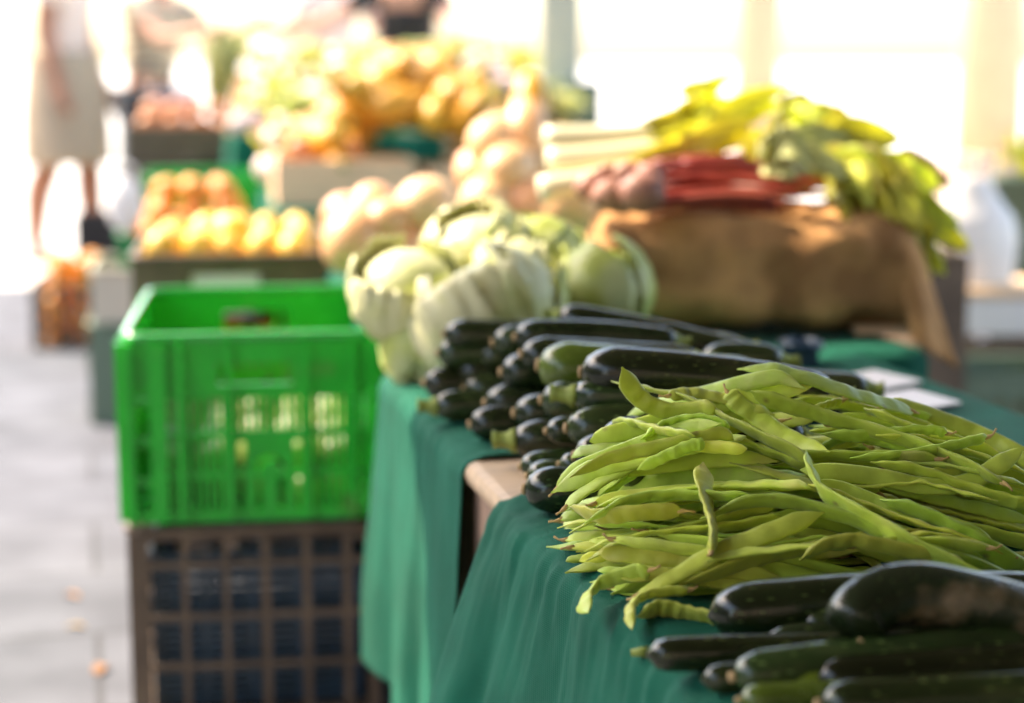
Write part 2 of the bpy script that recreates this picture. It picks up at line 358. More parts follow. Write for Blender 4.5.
# ------------------------------------------------------------------ zucchini
def zuke(p, yaw, pitch, L, dia, bend=0., bendv=0., mat='zuke', stem_at='far', label=None, group=None, taper=.15, cat='zucchini', name='zucchini', blunt=.5, seed=0, stemc=True):
    """p: world centre of the near end; yaw: 0 = to the right, positive = away; returns the thing (mesh with stalk and scar as children)"""
    d = V((math.cos(yaw) * math.cos(pitch), math.sin(yaw) * math.cos(pitch), math.sin(pitch)))
    side = V((-math.sin(yaw), math.cos(yaw), 0)); up = d.cross(side) * -1 if d.cross(side).z < 0 else d.cross(side)
    n = 30; K = 20; r = dia / 2; rings = []; path = []
    for i in range(n + 1):
        s = i / n; x = L * s
        off = side * (bend * 4 * s * (1 - s)) + up * (bendv * 4 * s * (1 - s))
        path.append(p + d * x + off)
    for i in range(n + 1):
        s = i / n; x = L * s
        e0 = min(1, x / (r * (1.0 + blunt))); e1 = min(1, (L - x) / (r * 1.25))
        prof = math.sqrt(max(0, 1 - (1 - e0) ** 2)) * (math.sqrt(max(0, 1 - (1 - e1) ** 2)) * .62 + .38)
        prof *= 1 - taper * (s if stem_at == 'far' else 1 - s) ** 1.5
        prof = max(prof, .04 if i == 0 else .16)
        T_ = (path[min(i + 1, n)] - path[max(i - 1, 0)]).normalized(); S_ = (side - T_ * side.dot(T_)).normalized(); U_ = T_.cross(S_)
        ring = []
        for j in range(K):
            a = 2 * math.pi * j / K
            rr = r * prof * (1 + .018 * math.cos(5 * a + seed) + .03 * fbm((math.cos(a) * 1.2 + seed * 3, math.sin(a) * 1.2, s * 5)))
            ring.append(path[i] + S_ * (rr * math.cos(a)) + U_ * (rr * math.sin(a)))
        rings.append(ring)
    mb = MB().rings(rings)
    o = mb.build(name, mat, origin=p + d * L / 2); tag(o, label, cat, group)
    def stalk(q, dirv):
        k = MB(); rr = r * .42; R_ = []
        S_ = dirv.orthogonal().normalized(); U_ = dirv.cross(S_); ln = r * (.65 + .35 * rnd.random())
        for t, f in ((-.25, 1.25), (.0, 1.15), (.25, .82), (.7, .72), (1., .95), (1.04, .6)):
            R_.append([q + dirv * (ln * t) + (S_ * math.cos(2 * math.pi * j / 10) + U_ * math.sin(2 * math.pi * j / 10)) * (rr * f * (1 + .16 * (j % 2))) + up * (.10 * ln * t * t) for j in range(10)])
        k.rings(R_).build('stem', 'stem', o, origin=p + d * L / 2)
    def scar(q, dirv):
        k = MB(); S_ = dirv.orthogonal().normalized(); U_ = dirv.cross(S_)
        R_ = [[q + dirv * t + (S_ * math.cos(2 * math.pi * j / 8) + U_ * math.sin(2 * math.pi * j / 8)) * (r * f) for j in range(8)] for t, f in ((-.002, .26), (.0012, .22), (.002, .08))]
        k.rings(R_).build('blossom_scar', 'scar', o, origin=p + d * L / 2)
    d0 = (path[1] - path[0]).normalized(); d1 = (path[-1] - path[-2]).normalized()
    if stem_at == 'far': stalk(path[-1], d1); scar(path[0], -d0)
    elif stem_at == 'near': stalk(path[0] + d0 * .002, -d0); scar(path[-1], d1)
    return o

# the heap behind the beans: blossom ends face the alley, in a slope along the table edge
E0 = T(.022, 0, TZ)
slope = R(62)
FN = (B * -math.sin(slope) + V((0, 0, math.cos(slope)))).normalized()      # faces the alley and up
def face_hit(px, py):
    d = ray(px, py); o = V((0, 0, CAM_H)); t = (E0 - o).dot(FN) / d.dot(FN); return o + d * t
ZL = [  # px, py, dia px, yaw, pitch, length, kind
    (443, 334, 27, 4, -1, .20, 'dark'), (437, 353, 28, 3, -1, .20, 'dark'), (478, 356, 26, 6, 0, .19, 'dark'), (492, 343, 29, 8, -2, .19, 'dark'),
    (514, 337, 28, 6, -3, .19, 'dark'), (520, 354, 34, 3, -3, .20, 'dark'), (537, 365, 45, -4, -3, .24, 'light'), (580, 372, 44, -9, -4, .25, 'long'),
    (423, 383, 29, 4, 0, .18, 'dark'), (432, 406, 30, 4, 0, .18, 'stem'), (463, 389, 33, 6, 0, .19, 'dark'), (484, 403, 34, 6, 0, .19, 'dark'),
    (513, 413, 36, 3, 0, .2, 'dark'), (469, 425, 30, 6, 0, .18, 'dark'), (510, 440, 38, 4, 0, .19, 'stem'), (545, 431, 25, 5, 0, .18, 'dark'),
    (565, 428, 40, 2, 0, .2, 'dark'), (573, 456, 39, 1, 0, .2, 'dark'), (519, 467, 24, 3, 0, .18, 'dark'), (526, 476, 26, 3, 0, .17, 'dark'),
    (558, 464, 22, 3, 0, .18, 'dark'), (523, 489, 38, -1, 0, .19, 'front'), (570, 395, 38, -2, -2, .2, 'stemy'), (600, 440, 38, 0, 0, .19, 'dark'), (610, 470, 36, 0, 0, .19, 'dark'),
    (540, 400, 34, 3, -1, .2, 'dark'), (500, 372, 34, 5, -1, .2, 'dark'), (455, 372, 28, 5, 0, .2, 'dark'),
]
ZG = 'zucchini stacked at the table edge'
for i, (px, py, dpx, yw, pt, L, kd) in enumerate(ZL):
    c = face_hit(px, py)
    if c.y > 2.13: c = at(px, py, 2.13)
    dia = dpx / FPX * c.y * 1.2
    if c.z < TZ + .004 + dia / 2: c = on(px, py, TZ + .004 + dia / 2)
    lab = 'dark zucchini in the stacked heap, its blossom end facing the alley'
    lab = {0: 'topmost dark zucchini at the far left corner of the heap, against the pale cabbage', 1: 'dark zucchini directly under the topmost left one, against the pale cabbage',
           4: 'dark zucchini in the top row, left of the grey brown one with raised stalk', 5: 'dark zucchini just left of the lighter mottled green one',
           8: 'leftmost dark zucchini of the heap, nearest the bright green crate', 13: 'dark zucchini low on the cloth, left of the lower cut stalk',
           15: 'thin dark zucchini end right of the lower cut stalk', 17: 'dark zucchini lying just above the bare plank beside the bean tips',
           18: 'thin dark zucchini above the fat one on the plank', 20: 'smallest dark zucchini end peeking out above the fat one on the plank'}.get(i, lab)
    kw = dict(seed=i * 1.7, bend=rnd.uniform(-.006, .006), bendv=rnd.uniform(-.002, .005), blunt=rnd.uniform(.25, .6))
    if kd == 'light': lab = 'lighter mottled green zucchini high on the stacked heap'; kw['mat'] = 'zuke_light'
    if kd == 'long': lab = 'long dark zucchini lying on top of the heap right behind the beans'; kw['bendv'] = .006
    if kd == 'stem': kw['stem_at'] = 'near'; lab = ('zucchini with its cut stalk pointing at the alley, far end of the heap' if px < 450 else 'zucchini with its cut stalk pointing at the alley, low in the heap')
    if kd == 'stemy': kw['stem_at'] = 'near'; lab = 'zucchini showing a yellow green star stalk below the long dark one'
    if kd == 'front': lab = 'fat dark zucchini lowest in the heap, resting on the bare plank'
    zuke(c, R(yw), R(pt), L, dia, label=lab, group=ZG, **kw)
# the ones lying across the top and at the far right of the heap
c = at(556, 316, 2.12); zuke(c, R(-12), R(-11), .26, .040, mat='zuke', stem_at='near', label='grey brown zucchini lying across the top with its pale stalk up', group=ZG, seed=3, taper=.1, bendv=.004)
c = at(640, 338, 2.14); zuke(c, R(-6), R(-4), .11, .034, mat='zuke_grey', label='pale grey green zucchini on the heap below the sack', group=ZG, seed=5)
c = at(700, 362, 2.03); zuke(c, R(4), R(0), .095, .040, label='short dark zucchini with yellow green stalk right of the heap', group=ZG, seed=6, bendv=.004)
c = at(742, 388, 1.98); c.z = max(c.z, TZ + .03); zuke(c, R(-8), R(0), .14, .048, label='thick dark zucchini lying near the white price cards', group=ZG, seed=7)
for k, (px, py, y) in enumerate([(600, 345, 2.12), (640, 362, 2.1), (640, 385, 2.05), (690, 385, 2.08), (690, 402, 1.98), (640, 405, 1.95)]):
    c = at(px, py, y); c.z = max(c.z, TZ + .026); zuke(c, R(rnd.uniform(-10, 0)), R(-1), .17, .042, label='dark zucchini buried in the right side of the heap', group=ZG, seed=k + 20)

# front cucumbers / zucchini
FG = 'dark cucumbers heaped at the front'
def fc(px, py, y, dpx, yaw, pitch, L, lab, **kw):
    c = at(px, py, y); dia = dpx / FPX * y
    if kw.pop('ground', True) and c.z < TZ + .005 + dia / 2: c = on(px, py, TZ + .005 + dia / 2)
    return zuke(c, R(yaw), R(pitch), L, dia, label=lab, group=FG, name='cucumber', cat='cucumber', **kw)
fc(646, 655, 1.255, 40, 4, 0, .22, 'small cucumber with a thin stalk, leftmost of the front heap', mat='zuke', stem_at='none', seed=1, blunt=.2)
fc(707, 616, 1.30, 62, 3, 1, .26, 'thick dark cucumber with pinched stalk end, touching the beans', mat='zuke', stem_at='none', seed=2, taper=.05, bendv=.006, blunt=.5)
fc(700, 679, 1.20, 36, 6, 0, .22, 'thin cucumber half hidden under the mid green one', stem_at='none', seed=3, blunt=.4)
fc(731, 677, 1.175, 50, 14, 2, .22, 'dark green cucumber with rounded end at the very front', seed=4, mat='zuke', blunt=.6)
fc(762, 648, 1.235, 42, 13, 2, .2, 'cucumber wedged behind the rounded dark green one', seed=5)
fc(800, 626, 1.225, 42, 16, 3, .2, 'cucumber with small tan blossom spot behind the big curved one', seed=6)
fc(776, 683, 1.150, 38, 16, 3, .2, 'bright light green cucumber among the dark front ones', mat='zuke_bright', seed=8, blunt=.8)
fc(812, 680, 1.130, 46, 8, 2, .28, 'long dark cucumber under the big curved one', seed=9, blunt=.6)
fc(817, 704, 1.095, 48, 6, 1, .30, 'lowest long cucumber cut by the bottom of the view', seed=10, blunt=.6)
fc(738, 700, 1.150, 32, 8, 0, .2, 'pale sliver of cucumber at the lowest front edge', seed=11, mat='zuke_light')
fc(900, 652, 1.22, 50, 6, 0, .24, 'dark cucumber mostly covered by the big curved one', seed=12)
fc(860, 665, 1.17, 44, 8, 0, .26, 'dark cucumber mostly covered by the big curved one', seed=13)
# the big curved one: swept along a curve
pts = [at(852, 634, 1.165), at(862, 612, 1.175), at(892, 596, 1.185), at(935, 596, 1.19), at(990, 607, 1.19), at(1040, 622, 1.19), at(1090, 636, 1.19)]
pp = smoothpath(pts, 40); rr = 66 / FPX * 1.185 / 2
mb = MB(); K = 22; rings = []
Nn = V((0, 0, 1))
for i, p in enumerate(pp):
    t = (pp[min(i + 1, 39)] - pp[max(i - 1, 0)]).normalized(); Nn = (Nn - t * Nn.dot(t)).normalized(); Bn = t.cross(Nn)
    s = i / 39; x = s * .33
    e = min(1, (x + .0008) / (rr * 1.15)); e2 = min(1, (.3305 - x) / (rr * 1.2)); pr = math.sqrt(max(0, 1 - (1 - e) ** 2)) * math.sqrt(max(0, 1 - (1 - e2) ** 2)); pr = max(.05, pr)
    ring = []
    for j in range(K):
        a = 2 * math.pi * j / K
        q = rr * pr * (1 + .035 * math.cos(6 * a + .4) * min(1, s * 3) + .05 * fbm((math.cos(a), math.sin(a), s * 5)))
        ring.append(p + Nn * (q * math.sin(a)) + Bn * (q * math.cos(a)))
    rings.append(ring)
big = mb.rings(rings).build('cucumber', 'zuke_patch', origin=pp[20]); tag(big, 'big curved cucumber with scuffs and painted highlight on top of the front heap', 'cucumber', FG)
sc = at(861, 645, 1.146)
MB().sweep([sc + V((0, .004, 0)), sc, sc + V((0, -.0006, 0))], [.0035, .0032, .0008], 8).build('blossom_scar', 'scar', big, origin=pp[20])
# little stalks of the stalk-end cucumbers
for (px, py, y, dx, dy) in ((640, 652, 1.25, -9, 1), (700, 626, 1.298, -9, 2), (700, 679, 1.198, -6, -3)):
    par = [o for o in COL.objects if o.name.startswith('cucumber') and o.type == 'MESH' and (at(px + 6, py, y) - o.location).length < .16]
    par.sort(key=lambda o: abs((at(px + 60, py, y) - o.location).length))
    o = par[0]
    MB().sweep([at(px + 8, py, y), at(px, py, y), at(px + dx, py + dy, y)], [.005, .0035, .0026], 8).build('stem', 'stem', o, origin=o.location)

# ------------------------------------------------------------------ flat beans: laid one on another
CELL = .004; GX0, GY0 = -.12, 1.10; GNX, GNY = 260, 260
Hf = np.full((GNX, GNY), TZ + .006)
def cell(x, y): return min(max(int((x - GX0) / CELL), 0), GNX - 1), min(max(int((y - GY0) / CELL), 0), GNY - 1)
def hit_heap(px, py):
    d = ray(px, py); o = V((0, 0, CAM_H)); t = 1.15
    while t < 2.2:
        p = o + d * t; i, j = cell(p.x, p.y)
        if p.z <= Hf[i, j]: return p
        t += .002
    return on(px, py, TZ)
NB = 34
def bean_mesh(cl, roll, w, th, seed, tip=1):
    """flat pod along the centreline cl: lens section with ribbed seams, seed bumps, beaked tip and narrow stalk end"""
    rings = []; n = len(cl); K = 12
    for i, p in enumerate(cl):
        s = i / (n - 1); Tn = (cl[min(i + 1, n - 1)] - cl[max(i - 1, 0)]).normalized()
        up = V((0, 0, 1)); up = (up - Tn * up.dot(Tn)); up = up.normalized() if up.length > .05 else V((0, 1, 0))
        sd = Tn.cross(up); ro = roll(s); Wd = sd * math.cos(ro) + up * math.sin(ro); Td = Tn.cross(Wd)
        pw = min(1, (s / .16)) ** .65 * min(1, ((1 - s) / .07)) ** .5
        beak = 1 if s > .07 else s / .07
        pw = max(.07, pw * (.25 + .75 * beak)); bump = .5 + .5 * math.cos(s * 2 * math.pi * 7.5 + seed)
        a = w / 2 * pw * (1 + .05 * fbm((seed, s * 7, 0))); b_ = th / 2 * pw * (.62 + .62 * bump * (.3 < pw))
        wob = .0005 * math.sin(s * 36 + seed) * pw
        ring = []
        for j in range(K):
            an = 2 * math.pi * j / K; ca, sa = math.cos(an), math.sin(an)
            x = a * ca * (1.0 + (.035 if abs(ca) > .99 else 0)); y = b_ * math.copysign(abs(sa) ** 1.25, sa)
            if abs(ca) > .8 and abs(ca) < .99: y += math.copysign(.0004, sa)
            ring.append(p + Wd * x + Td * (y + wob))
        rings.append(ring)
    return MB().rings(rings)
BG = 'flat green beans heaped in the middle of the table'
nbean = 0
def lay_bean(xy, w, th, roll0, twist, seed, zfix=None, label=None, stem=True, update=True, lift=0.):
    global nbean
    n = len(xy)
    roll = lambda s: roll0 + twist * (s - .5)
    if zfix is None:
        req = np.zeros(n); vex = np.zeros(n); hex_ = np.zeros(n); dirs = []
        for i in range(n):
            s = i / (n - 1); ro = roll(s); pw = max(.1, min(1, s / .16) * min(1, (1 - s) / .07))
            a, b_ = w / 2 * pw, th / 2 * pw
            vex[i] = math.hypot(a * math.sin(ro), b_ * math.cos(ro)); hex_[i] = math.hypot(a * math.cos(ro), b_ * math.sin(ro))
            t = (xy[min(i + 1, n - 1)] - xy[max(i - 1, 0)]); t = V((t.x, t.y, 0)).normalized(); sd = V((t.y, -t.x, 0)); dirs.append(sd)
            m_ = 0
            for k in (-1, -.5, 0, .5, 1):
                q = xy[i] + sd * (hex_[i] * k); c_ = cell(q.x, q.y); m_ = max(m_, Hf[c_] + vex[i] * math.sqrt(max(0, 1 - k * k * .96)))
            req[i] = m_ - .0026
        z = req.copy()
        for it in range(360):
            zs = z.copy(); zs[1:-1] = (z[:-2] + 2 * z[1:-1] + z[2:]) / 4
            zs[0] = (z[0] + 2 * z[1] - z[2]) / 2; zs[-1] = (z[-1] + 2 * z[-2] - z[-3]) / 2
            z = np.maximum(zs, req - .0015)
        S = np.arange(n) / (n - 1) - .5; bl = None
        for sl in np.linspace(-.055, .055, 23):
            off = (req - sl * S).max()
            if bl is None or off < bl[0]: bl = (off, sl)
        z = .80 * (bl[0] + bl[1] * S) + .20 * z
        cl = [V((xy[i].x, xy[i].y, z[i] + lift)) for i in range(n)]
        if update:
            for i in range(n):
                for k in np.arange(-hex_[i], hex_[i] + 1e-6, CELL * .7):
                    for tsub in (0, .5):
                        q = xy[i].lerp(xy[min(i + 1, n - 1)], tsub) + dirs[i] * float(k); c_ = cell(q.x, q.y)
                        f = math.sqrt(max(0, 1 - (k / (hex_[i] + 1e-9)) ** 2)); Hf[c_] = max(Hf[c_], z[i] + vex[i] * f)
    else:
        cl = zfix
    org = cl[n // 2]
    o = bean_mesh(cl, roll, w, th, seed).build('green_bean', 'bean', origin=org)
    tag(o, label or 'flat light green bean pod lying crosswise in the bean heap', 'bean', BG)
    if stem:
        a = cl[-1]; d = (cl[-1] - cl[-3]).normalized(); q = V((rnd.uniform(-1, 1), rnd.uniform(-1, 1), rnd.uniform(-.2, 1))) * .5
        ln = rnd.uniform(.006, .013)
        pts_ = [a - d * .004, a + d * .001, a + d * (ln * .5) + q * (ln * .25), a + (d + q).normalized() * ln]
        MB().sweep(pts_, [.0022, .0019, .0008, .0011], 7).build('stalk', 'bean_stem', o, origin=org)
    nbean += 1
    return o
def target(x, y):
    lx = left_limit(y) - .012
    if x < lx or x > .50: return 0.
    top = .070 - .055 * max(0, x - .24)
    back = max(0, 1 - abs((y - 1.59) / .135) ** 2.6) if y > 1.60 else 1
    front = max(0, min(1, (y - 1.325 - max(0, x - .18) * .25) / .16)) ** .8
    return top * back * front * min(1, .25 + (x - lx) / .06)
def left_limit(y): return min(.098, .026 + max(0, y - 1.52) * .80) if y > 1.50 else .026 + (1.50 - y) * .24
tries = 0; dry = 0
while nbean < 275 and tries < 1300 and dry < 130:
    tries += 1; best = None
    for c_ in range(16):
        ln = rnd.uniform(.135, .225); ya = rnd.gauss(-2, 9); ya = R(ya + (max(-38, min(38, rnd.gauss(0, 24))) if rnd.random() < .32 else 0))
        if rnd.random() < .6: cy = rnd.uniform(1.52, 1.71)
        else: cy = rnd.uniform(1.335, 1.58)
        lo_ = left_limit(cy) + ln / 2; hi_ = (.495 if cy > 1.46 else .40) - ln / 2
        cx = rnd.uniform(lo_, max(hi_, lo_ + .01))
        if rnd.random() < .3: cx = lo_ + rnd.uniform(0, .03)
        dx, dy = math.cos(ya), math.sin(ya); bad = 0
        for s in (-.42, -.2, 0, .2, .42):
            x, y = cx + dx * ln * s, cy + dy * ln * s; i, j = cell(x, y); q = TZ + .006 + target(x, y) - Hf[i, j]; bad += min(q, .03) + (-.03 if q < -.004 else 0) + (-.06 if q < -.014 else 0)
        if best is None or bad > best[0]: best = (bad, cx, cy, ln, ya)
    bad, cx, cy, ln, ya = best
    if bad < .001: dry += 1; continue
    dry = 0
    flip = math.pi if rnd.random() < .42 else 0
    cv = rnd.uniform(-.016, .016); xy = []
    for i in range(NB):
        s = i / (NB - 1) - .5; lx = ln * s; ly = cv * (1 - 4 * s * s) + .004 * math.sin(s * 7 + tries)
        if i < 6: ly += .0004 * (6 - i) ** 2 * (1 if tries % 2 else -1) * .35
        if flip: lx, ly = -lx, -ly
        xy.append(V((cx + lx * math.cos(ya) - ly * math.sin(ya), cy + lx * math.sin(ya) + ly * math.cos(ya), 0)))
    roll0 = rnd.choice([rnd.gauss(.55, .25), rnd.gauss(.8, .3), rnd.gauss(-.2, .3), rnd.gauss(1.2, .2)]) if nbean > 95 else rnd.gauss(.1, .2)
    lay_bean(xy, rnd.uniform(.0125, .0200), rnd.uniform(.0042, .0058), roll0 + (math.pi if flip else 0), rnd.uniform(-1.2, 1.2) * (nbean > 95), rnd.uniform(0, 30), stem=rnd.random() < .5)

def hero(pix, w, th, roll0, twist, label, stem=True, flip=False, lift=.006, stemrev=False):
    """pods that stand out on the heap: pixels give where they lie; a third value f keeps the depth of the point before"""
    pts = []; last = None
    hits = [hit_heap(q[0], q[1]) if len(q) == 2 else None for q in pix]
    ref = [h.y for h in hits if h is not None]
    for k, q in enumerate(pix):
        if hits[k] is not None:
            p = hits[k]; yy = p.y
        else:
            near = min((abs(k - m), h.y) for m, h in enumerate(hits) if h is not None); yy = near[1] + q[2]
        pts.append(yy)
    ys = pts[:]
    for it in range(2): ys = [ys[0]] + [(ys[i - 1] + 2 * ys[i] + ys[i + 1]) / 4 for i in range(1, len(ys) - 1)] + [ys[-1]]
    cl = smoothpath([at(q[0], q[1], y - lift) for q, y in zip(pix, ys)], NB)
    if flip: cl.reverse()
    return lay_bean(cl, w, th, roll0, twist, rnd.uniform(0, 30), zfix=cl, label=label, stem=stem)
hero([(622, 367, -.02), (630, 386, -.01), (645, 402, 0), (668, 411), (694, 411), (716, 407)], .0175, .006, 1.2, .5, 'bean pod rising to a raised pointed tip at the left end of the heap', stem=False)
hero([(750, 391, .0), (768, 399), (800, 409), (850, 424), (905, 440), (955, 460), (1005, 484)], .0185, .006, .95, -.2, 'long flat bean pod running across the top of the heap down to the right', lift=.010)
hero([(806, 450), (811, 470), (826, 495), (865, 517), (920, 549), (975, 578), (1030, 603)], .0245, .0065, .95, -.1, 'widest bean pod slanting down to the big curved cucumber', stem=False, lift=.024)
hero([(700, 519), (760, 500), (830, 512), (900, 540), (960, 562), (1010, 584)], .021, .006, .8, .2, 'wide bean pod tucked just above the widest slanting one', stem=False)
hero([(880, 500), (920, 512), (965, 534), (1000, 556), (1030, 578)], .020, .006, .9, .2, 'bean pod running out of the right side just above the curved cucumber', stem=False, lift=.008)
hero([(870, 462), (915, 470), (960, 486), (1005, 500), (1030, 505)], .018, .006, .8, .2, 'bean pod reaching out of the heap at the right edge of the view', stem=False, lift=.006)
hero([(727, 392), (738, 404), (762, 421), (795, 441), (830, 452)], .0165, .006, .8, .3, 'short bean pod with a brown thread standing on its end near the top', flip=True)
hero([(668, 396), (695, 393), (735, 402), (775, 415)], .0125, .006, .6, .4, 'narrow bean pod with brown end along the top left of the heap', flip=True)
hero([(570, 507), (598, 516), (636, 513), (682, 511)], .0175, .006, 1.0, .3, 'plump flat bean pod showing its whole side at the left of the heap')
hero([(703, 462), (704, 485), (709, 510), (713, 532), (711, 553)], .019, .006, 1.0, 1.4, 'bean pod hanging down across the others in the middle of the heap', lift=.016)
hero([(588, 613), (585, 600), (600, 584), (625, 575), (650, 570)], .0165, .006, .95, .5, 'curved bean pod whose tip hooks down onto the cloth')
hero([(637, 617), (660, 608), (690, 615), (722, 622)], .0225, .006, .9, .2, 'broad bean pod lying lowest beside the cucumbers', stem=False)
hero([(632, 630), (631, 606), (650, 594), (690, 590)], .010, .006, .9, .5, 'thin bean pod bent down at the front of the heap')
hero([(800, 560), (822, 546), (850, 540), (885, 546), (930, 556), (965, 566)], .014, .006, 1.1, .4, 'arched bean pod above the front cucumbers', stem=False, lift=.012)
hero([(1026, 446, .0), (1000, 464), (968, 482), (925, 486), (870, 476), (800, 470)], .0155, .006, 1.0, .5, 'bean pod turned up at the right end of the heap', stem=False)
hero([(842, 401, .03), (820, 407, .02), (795, 416)], .010, .005, .9, 0, 'bean pod end poking out behind the heap', flip=True)
hero([(948, 434, .0), (915, 432), (870, 436), (820, 434)], .017, .006, .9, .3, 'bean pod with a curled brown thread at its right end', flip=True)
hero([(988, 437, .0), (950, 446), (900, 455), (850, 458)], .013, .006, .8, .3, 'bean pod with a brown blunt right end', flip=True)
hero([(640, 440), (665, 425), (700, 420), (730, 428)], .016, .006, .8, .3, 'bean pod fanned to the left below the raised tip', stem=False)
hero([(637, 470), (662, 458), (690, 446), (705, 444)], .013, .006, 1.0, .3, 'pointed bean pod slanting down left out of the heap', stem=False)
hero([(612, 424), (630, 422), (660, 430), (695, 436)], .013, .006, .6, .3, 'pale pointed bean pod sticking out towards the zucchini', stem=False)

# ------------------------------------------------------------------ crates
def mask_wall(mb, W, H, mask, res=.0022, th=.004, place=None, mi=0):
    """a moulded wall with openings: cells merged into rectangles; place maps (x,z,depth) to local space"""
    nx, nz = int(round(W / res)), int(round(H / res)); dx, dz = W / nx, H / nz
    g_ = [[bool(mask((i + .5) * dx, (j + .5) * dz)) for i in range(nx)] for j in range(nz)]
    used = [[False] * nx for _ in range(nz)]
    for j in range(nz):
        i = 0
        while i < nx:
            if g_[j][i] and not used[j][i]:
                w = 1
                while i + w < nx and g_[j][i + w] and not used[j][i + w]: w += 1
                h = 1
                while j + h < nz and all(g_[j + h][i + k] and not used[j + h][i + k] for k in range(w)): h += 1
                for b_ in range(h):
                    for a in range(w): used[j + b_][i + a] = True
                c = [(x, y, z) for z in (j * dz, (j + h) * dz) for y in (0, th) for x in (i * dx, (i + w) * dx)]
                mb.add([place(*q) for q in c], [(0, 1, 5, 4), (2, 6, 7, 3), (0, 4, 6, 2), (1, 3, 7, 5), (4, 5, 7, 6), (0, 2, 3, 1)], mi)
                i += w
            else: i += 1
def places(w, d):
    return {'front': lambda x, y, z: (x - w / 2, y, z), 'back': lambda x, y, z: (w / 2 - x, d - y, z),
            'left': lambda x, y, z: (-w / 2 + y, d - x, z), 'right': lambda x, y, z: (w / 2 - y, x, z)}

def rim_mb(w, d, z, t=.012, h=.012, r=.03, out=.006):
    """rounded rectangular lip"""
    mb = MB(); path = []
    for (cx, cy, a0) in ((w / 2 - r, r, -90), (w / 2 - r, d - r, 0), (-w / 2 + r, d - r, 90), (-w / 2 + r, r, 180)):
        for k in range(7):
            a = R(a0 + 15 * k); path.append((cx, cy, math.cos(a), math.sin(a)))
    rings = []
    for (cx, cy, ca, sa) in path:
        o_, i_ = r + out, r - t + out
        rings.append([(cx + ca * q, cy + sa * q, z + zz) for q, zz in ((i_, 0), (i_ + .002, h), (o_ - .002, h), (o_, h - .003), (o_, 0))])
    rings.append(rings[0]); mb.rings(rings, caps=False); return mb

def green_mask(W, H):
    def f(x, z):
        if z < .018: return True
        if z > .205:                                                          # top band with the grip opening
            return not (abs(x - W * .505) < .056 and .216 < z < .248)
        k = [(.036, .062), (.076, .090), (.150, .162), (.268, .280), (.336, .350), (.362, .372)]
        if any(a <= x <= b_ for a, b_ in k): return True
        if x < .036 or x > .372: return (x < .014 or x > .386) or any(abs(z - q) < .006 for q in (.066, .128, .19))
        if any(abs(z - q) < .0055 for q in (.074, .137, .200)): return True
        mid = .162 < x < .268
        if mid and z < .137:
            cx = x - .215
            r1 = math.hypot(cx, z - .082)
            if .082 <= z: 
                if .013 < r1 < .022: return False
                if abs(abs(cx) - .043) < .0055 and z < .125: return False
                return True
            return not (abs(abs(cx) - .017) < .005 or abs(abs(cx) - .043) < .004)
        return (x % .011) < .0060
    return f
def slat_mask(W, H, px=.05, bx=.014, pz=.062, bz=.012, top=.03, handle=True, fr=.016):
    def f(x, z):
        if x < fr or x > W - fr or z < .014 or z > H - top: return not (handle and abs(x - W / 2) < .05 and z > H - top and z < H - .012 and top > .04)
        r = .03; ex = min(x - fr, W - fr - x); ez = H - top - z
        if ex < r and ez < r and math.hypot(r - ex, r - ez) > r: return True
        return ((x - fr) % px) < bx or (z % pz) < bz
    return f

def crate(name, label, loc, rz, w, d, h, mat, mask=None, res=.004, lip=True, group=None, ribs=None, cat='crate', liner=None):
    root = empty(name, loc, label, cat, group, rz)
    for k, pl in places(w, d).items():
        W = w if k in ('front', 'back') else d - .0088
        p = pl
        if k in ('left', 'right'):
            p = (lambda q: (lambda x, y, z: q(x + .0044, y, z)))(pl)
        mb = MB(); mask_wall(mb, W, h, (mask or slat_mask)(W, h), res, .004, p)
        if ribs:
            for (a, b_, zz0, zz1) in ribs(W, h):
                mb2 = [(x, y, z) for z in (zz0, zz1) for y in (-.015, -.0003) for x in (a, b_)]
                mb.add([p(*q) for q in mb2], [(0, 1, 5, 4), (2, 6, 7, 3), (0, 4, 6, 2), (1, 3, 7, 5), (4, 5, 7, 6), (0, 2, 3, 1)])
        mb.build('side_wall', mat, root, smooth=False)
    MB().box(-w / 2 + .005, w / 2 - .005, .005, d - .005, .004, .010).build('base', mat, root, smooth=False)
    if lip: rim_mb(w, d, h - .002).build('rim', 'green_rim' if mat == 'green_plastic' else mat, root, smooth=True)
    return root
def green_ribs(W, h):
    if W < .45: xs = [(.0, .012), (.036, .062), (.076, .088), (.151, .160), (.269, .278), (.338, .349), (.362, .371), (W - .012, W)]
    else: xs = [(.0, .012)] + [(x, x + .012) for x in np.arange(.05, W - .05, .075)] + [(W - .012, W)]
    out = [(a, b_, .004, h - .004) for a, b_ in xs]
    return out
def green_mask_any(W, H):
    if W < .45: return green_mask(W, H)
    def f(x, z):
        if z < .018 or z > .205: return True
        if any(abs(z - q) < .006 for q in (.074, .137, .200)) or ((x - .05) % .075) < .012 or x < .02 or x > W - .02: return True
        return (x % .0066) < .0037
    return f
GC = at(122, 338, 2.70); GCr = at(387, 336, 2.72)
CW = .40
CRZ = R(7.5)
cmid = at(254, 338, 2.72)
crate_loc = V((cmid.x, 2.70, 0))
HB = .315                                                                  # lower crate height
G = crate('plastic_crate', 'bright green plastic crate with rounded rim on top of the dark one', crate_loc + V((0, 0, HB + .004)), CRZ, .385, .58, .286, 'green_plastic', green_mask_any, .0022, ribs=green_ribs)
D_ = crate('plastic_crate', 'dark brown lattice crate carrying the bright green one', crate_loc + V((-.004, -.004, 0)), CRZ, .385, .585, HB - .012, 'brown_plastic', lambda W, H: slat_mask(W, H, .0625, .013, .082, .011, .012, False, .017), .0035)
